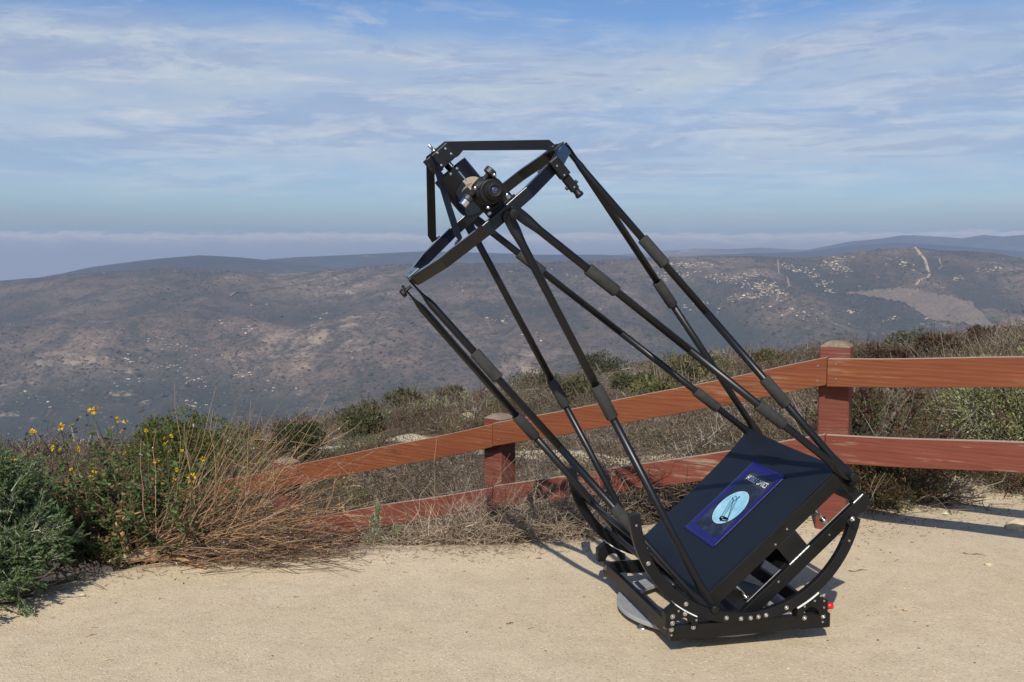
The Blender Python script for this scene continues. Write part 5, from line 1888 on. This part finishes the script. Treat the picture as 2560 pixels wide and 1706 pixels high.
def draped(name, mat, hill, pts, width, lift=.6, kind='structure'):
    """strip laid on a hill through column/row points of the view"""
    at, find = hill
    ctr = []
    fine = []
    for (a, c) in zip(pts[:-1], pts[1:]):
        m = 6
        for i in range(m):
            fine.append((a[0] + (c[0] - a[0]) * i / m + rng.normal(0, .6), a[1] + (c[1] - a[1]) * i / m))
    fine.append(pts[-1])
    for x, r in fine:
        s, t = find(x, r); ctr.append(at(s, t))
    ctr = np.array(ctr)
    V, F = [], []
    for i, p in enumerate(ctr):
        d = ctr[min(i + 1, len(ctr) - 1)] - ctr[max(i - 1, 0)]
        e = np.array([-d[1], d[0], 0]); e = e / max(np.linalg.norm(e), 1e-6)
        w = width * rng.uniform(.7, 1.2) / 2
        V += [p + e * w + [0, 0, lift], p - e * w + [0, 0, lift]]
    F = [(2 * i, 2 * i + 1, 2 * i + 3, 2 * i + 2) for i in range(len(ctr) - 1)]
    o = np_mesh(name, np.array(V), np.array(F), mat, smooth=True)
    tag(o, kind=kind)


def meadow(hill, poly):
    """bare grassy bench on the right of the opposite slope"""
    at, find = hill
    xs = [p[0] for p in poly]
    cols = np.arange(min(xs), max(xs) + 1, 5.0)
    def span(x):
        r = []
        for (a, c) in zip(poly, poly[1:] + poly[:1]):
            if (a[0] - x) * (c[0] - x) <= 0 and a[0] != c[0]:
                r.append(a[1] + (c[1] - a[1]) * (x - a[0]) / (c[0] - a[0]))
        return min(r), max(r)
    V, m = [], 16
    for x in cols:
        lo, hi = span(min(max(x, min(xs) + .5), max(xs) - .5))
        lo += rng.normal(0, 1.2); hi += rng.normal(0, 1.6)
        for j in range(m + 1):
            s, t = find(x, hi + (lo - hi) * j / m)
            V.append(at(s, t) + [0, 0, .9])
    F = [(i * (m + 1) + j, (i + 1) * (m + 1) + j, (i + 1) * (m + 1) + j + 1, i * (m + 1) + j + 1) for i in range(len(cols) - 1) for j in range(m)]
    o = np_mesh('meadow', np.array(V), np.array(F), M_MEADOW, smooth=True)
    tag(o, kind='structure')


far_cover()
meadow(H1, [(2110, 738), (2250, 729), (2310, 737), (2430, 760), (2450, 785), (2490, 828), (2330, 808), (2260, 764)])
draped('trail', M_TRAIL, H1, [(2283, 623), (2296, 640), (2310, 655), (2314, 672), (2321, 690), (2318, 700), (2300, 708), (2286, 722)], 3.2)
draped('trail', M_TRAIL_DULL, H1, [(2345, 650), (2347, 664), (2352, 672), (2344, 680)], 2.0)
draped('trail', M_TRAIL_DULL, H1, [(2440, 778), (2462, 805), (2490, 828)], 2.4)
draped('trail', M_TRAIL_DULL, H1, [(1942, 655), (1946, 690), (1968, 700), (1972, 722), (1945, 735), (1950, 745), (1940, 760)], 1.8)
draped('trail', M_TRAIL_DULL, H1, [(560, 746), (640, 733), (720, 720), (800, 702), (826, 696)], 2.4)

sage()
sunflower_bush()
reed_brush()
succulent('succulent', 'small blue-grey succulent at the foot of the sage bush', 100, 1458, (.16, .24, .25))
succulent('succulent', 'flattened pale succulent rosette lying on the sand beside the sage bush', 155, 1462, (.24, .26, .17))
tumble_brush('dry_brush_heap', 'tangled heap of grey-brown dead twigs around the foot of the middle fence post', -.02, 5.35, 1.15, .70, .30, 1150, [(.22, .17, .122), (.28, .22, .165), (.145, .10, .07)])
tumble_brush('dry_brush_heap', 'low mat of straw-coloured twigs spilling onto the path left of the telescope', -.10, 5.0, 1.25, .34, .12, 900, [(.30, .23, .155), (.35, .275, .19), (.20, .145, .10)])
tumble_brush('dry_brush_heap', 'dark thorny tangle hanging over the lower rail behind the telescope', .62, 5.62, .80, .40, .46, 420, [(.14, .10, .075), (.20, .15, .115)], up=.6)
cholla('cholla_cactus', 'spiny upright cactus with knobbly joints at the lower fence rail', -.70, 4.98,
       [([(0, 0, 0), (.0, 0, .12)], .022), ([(.055, .0, .0), (.06, .02, .13)], .020), ([(-.06, .0, .0), (-.05, 0, .10)], .020), ([(.11, 0, .0), (.115, .02, .09)], .018), ([(.02, .06, .08), (.035, .07, .20), (.04, .07, .33)], .017),
        ([(-.03, -.04, .0), (-.04, -.05, .07)], .020), ([(.08, -.04, 0), (.10, -.05, .06)], .018), ([(-.01, .1, .1), (.0, .1, .22)], .015)],
       [((.17, .02, .06), .042, .11, .2), ((.12, .05, .02), .038, .09, .7)])
prickly_pear('long clump of pale prickly pear left of the middle post, far up the slope', 1110, 1040, 26, 1.5, .55, 46)
prickly_pear('small prickly pear clump beside a pale rock, far left on the slope', 965, 1045, 24, .55, .45, 16)
prickly_pear('round yellow-green prickly pear clump right of the leftmost foam grips', 1605, 972, 24, .85, .62, 30)
prickly_pear('pair of prickly pear pads in the scrub above the third fence post', 815, 1100, 16, .40, .26, 9)
prickly_pear('lone prickly pear in the scrub right of the dark green shrub', 845, 1068, 19, .3, .32, 7)
prickly_pear('prickly pear pads at the foot of the large green shrub', 440, 1165, 10.5, .42, .24, 10)
prickly_pear('pale prickly pear just behind the rail near the middle post', 1030, 1190, 8.6, .30, .20, 8)
leafy_shrub('green_shrub', 'large rounded dark green shrub standing behind the yellow flowers', 'shrub', 468, 1160, 12.5, 1.42, .78, [(.125, .135, .028), (.058, .074, .018), (.19, .175, .045)], 12000, .05, dens=12, top=1034)
leafy_shrub('green_shrub', 'smaller dark green shrub on the slope above the dry reeds', 'shrub', 745, 1095, 15.5, .95, .50, [(.055, .072, .024), (.040, .052, .020), (.09, .092, .036)], 5200, .05, dens=10, top=1036)
G = 'green bushes on the far side of the slope'
for lab, x, top, y, w, cs in [
        ('small dark bush on the skyline of the slope left of the middle post', 1132, 938, 31, 1.1, 1),
        ('low olive bush on the slope crest between two truss poles', 1345, 918, 34, 1.9, 1),
        ('wide green bush below the crest, left of the paired foam grips', 1450, 952, 25, 1.8, 1),
        ('dark bush on the crest right of the front truss pole', 1512, 880, 38, 2.0, 0),
        ('yellow-green bush on the crest behind the crossing poles', 1735, 890, 26, 2.1, 2),
        ('olive bush lower on the slope behind the crossing poles', 1690, 945, 19, 1.9, 2),
        ('dark green low bush left of the long prickly pear', 905, 1022, 22, 1.5, 1),
        ('green bush on the crest left of the tall fence post', 1925, 862, 32, 1.6, 1),
        ('dark reddish bush on the skyline at the right edge', 2490, 826, 26, 2.8, 3),
        ('reddish brown bush on the skyline right of the tall post', 2215, 868, 22, 1.7, 3),
        ('brown bush on the skyline behind the top rail', 2370, 846, 23, 2.0, 3),
        ('grey-green bush on the skyline right of the tall post', 2290, 832, 33, 2.8, 4),
        ('low green bush half way down the slope at the left', 1000, 985, 28, 1.4, 1),
        ('olive bush among the grey scrub above the top rail', 1590, 935, 27, 1.9, 1)]:
    pal = [[(.085, .092, .042), (.062, .064, .032), (.12, .112, .06)], [(.105, .105, .042), (.078, .076, .034), (.14, .125, .06)], [(.15, .14, .042), (.105, .098, .036), (.19, .165, .06)],
           [(.105, .060, .030), (.078, .048, .026), (.14, .09, .05)], [(.14, .135, .085), (.085, .088, .050), (.21, .19, .14)]][cs]
    leafy_shrub('bush', lab, 'bush', x, 900, y, w, .5, pal, 2400, .06 + y * .0015, G, airy=.8 if cs == 4 else .3, low=1, dens=13, top=top)
leafy_shrub('coyote_bush', 'pale yellow-green bush with fine leaves behind the rails at the right edge', 'bush', 2570, 1110, 6.5, 1.10, 1.0, [(.26, .27, .10), (.17, .185, .072), (.44, .42, .27)], 13000, .027, airy=1.0, low=1)
leafy_shrub('buckwheat_bush', 'low dense olive bush with rusty heads under the middle of the right-hand rails', 'bush', 2330, 1290, 5.78, 1.25, .36, [(.092, .092, .032), (.062, .055, .024), (.16, .075, .038)], 17000, .016, dens=13, airy=.35, flowers=(620, (.10, .036, .026), .018), low=1)
leafy_shrub('buckwheat_bush', 'low olive bush with rusty heads beside the tall post, under the lower rail', 'bush', 2170, 1300, 5.62, .62, .34, [(.10, .095, .030), (.066, .058, .024), (.16, .08, .04)], 9000, .016, dens=9, airy=.3, flowers=(260, (.10, .036, .026), .018), low=1)
leafy_shrub('buckwheat_bush', 'thin dry end of the olive hedge under the lower rail at the right edge', 'bush', 2540, 1240, 6.05, .75, .28, [(.13, .115, .045), (.09, .07, .03), (.20, .12, .07)], 6000, .016, dens=9, airy=.8, flowers=(160, (.12, .05, .035), .016), low=1)
leafy_shrub('buckwheat_bush', 'upright rusty-headed bush between the rails just right of the tall post', 'bush', 2190, 1230, 6.35, .80, .74, [(.12, .115, .038), (.08, .075, .03), (.17, .10, .05)], 7500, .018, dens=8, airy=.8, flowers=(240, (.080, .030, .024), .026), low=1)
stone('boulder', 'pale round boulder among the scrub left of the middle post', 1168, 1062, 21, (.24, .17, .13), (.44, .35, .235), sink=.32, seed=1)
stone('boulder', 'buff boulder on the path verge at the right edge', 2572, 1300, 5.2, (.085, .06, .042), (.56, .44, .29), sink=.4, seed=5)
stone('stone', 'small buff stone on the path at the right', 2497, 1436, 4.58, (.017, .012, .010), (.55, .44, .29), 'stones on the path', 'stone', seed=2)
stone('stone', 'small pale stone on the path below the sage bush', 180, 1519, 4.15, (.011, .009, .009), (.60, .50, .34), 'stones on the path', 'stone', seed=5)
twig_on_path('thin dark twig on the sand right of the red cap', 2165, 1450, .095, .12)
twig_on_path('longer brown twig on the sand at the far right', 2460, 1407, .10, -.35)
twig_on_path('short stick lying left of the round foot', 1275, 1591, .030, .4, .0030, (.25, .15, .09))
twig_on_path('pale straw on the sand in the bottom left corner', 197, 1620, .045, .55, .0025, (.42, .30, .16))
twig_on_path('cream straw by the paved corner at the bottom', 240, 1685, .036, 0.0, .0020, (.55, .45, .28))
gravel()
dry_scrub()


# ------------------------------------------------------------------ air
def haze():
    b = MB(); b.box((-3700, -60, -230), (3700, 3500, 56))
    m = bpy.data.materials.new('haze'); m.use_nodes = True
    t = NT(m.node_tree)
    out = t.add('ShaderNodeOutputMaterial')
    v = t.add('ShaderNodeVolumePrincipled')
    t.set(v, 'Color', (.60, .71, .94)); t.set(v, 'Density', 2.7e-4); t.set(v, 'Anisotropy', 0.0)
    t.t.links.new(v.outputs[0], out.inputs['Volume'])
    o = b.build('haze', m)
    tag(o, kind='stuff')


haze()
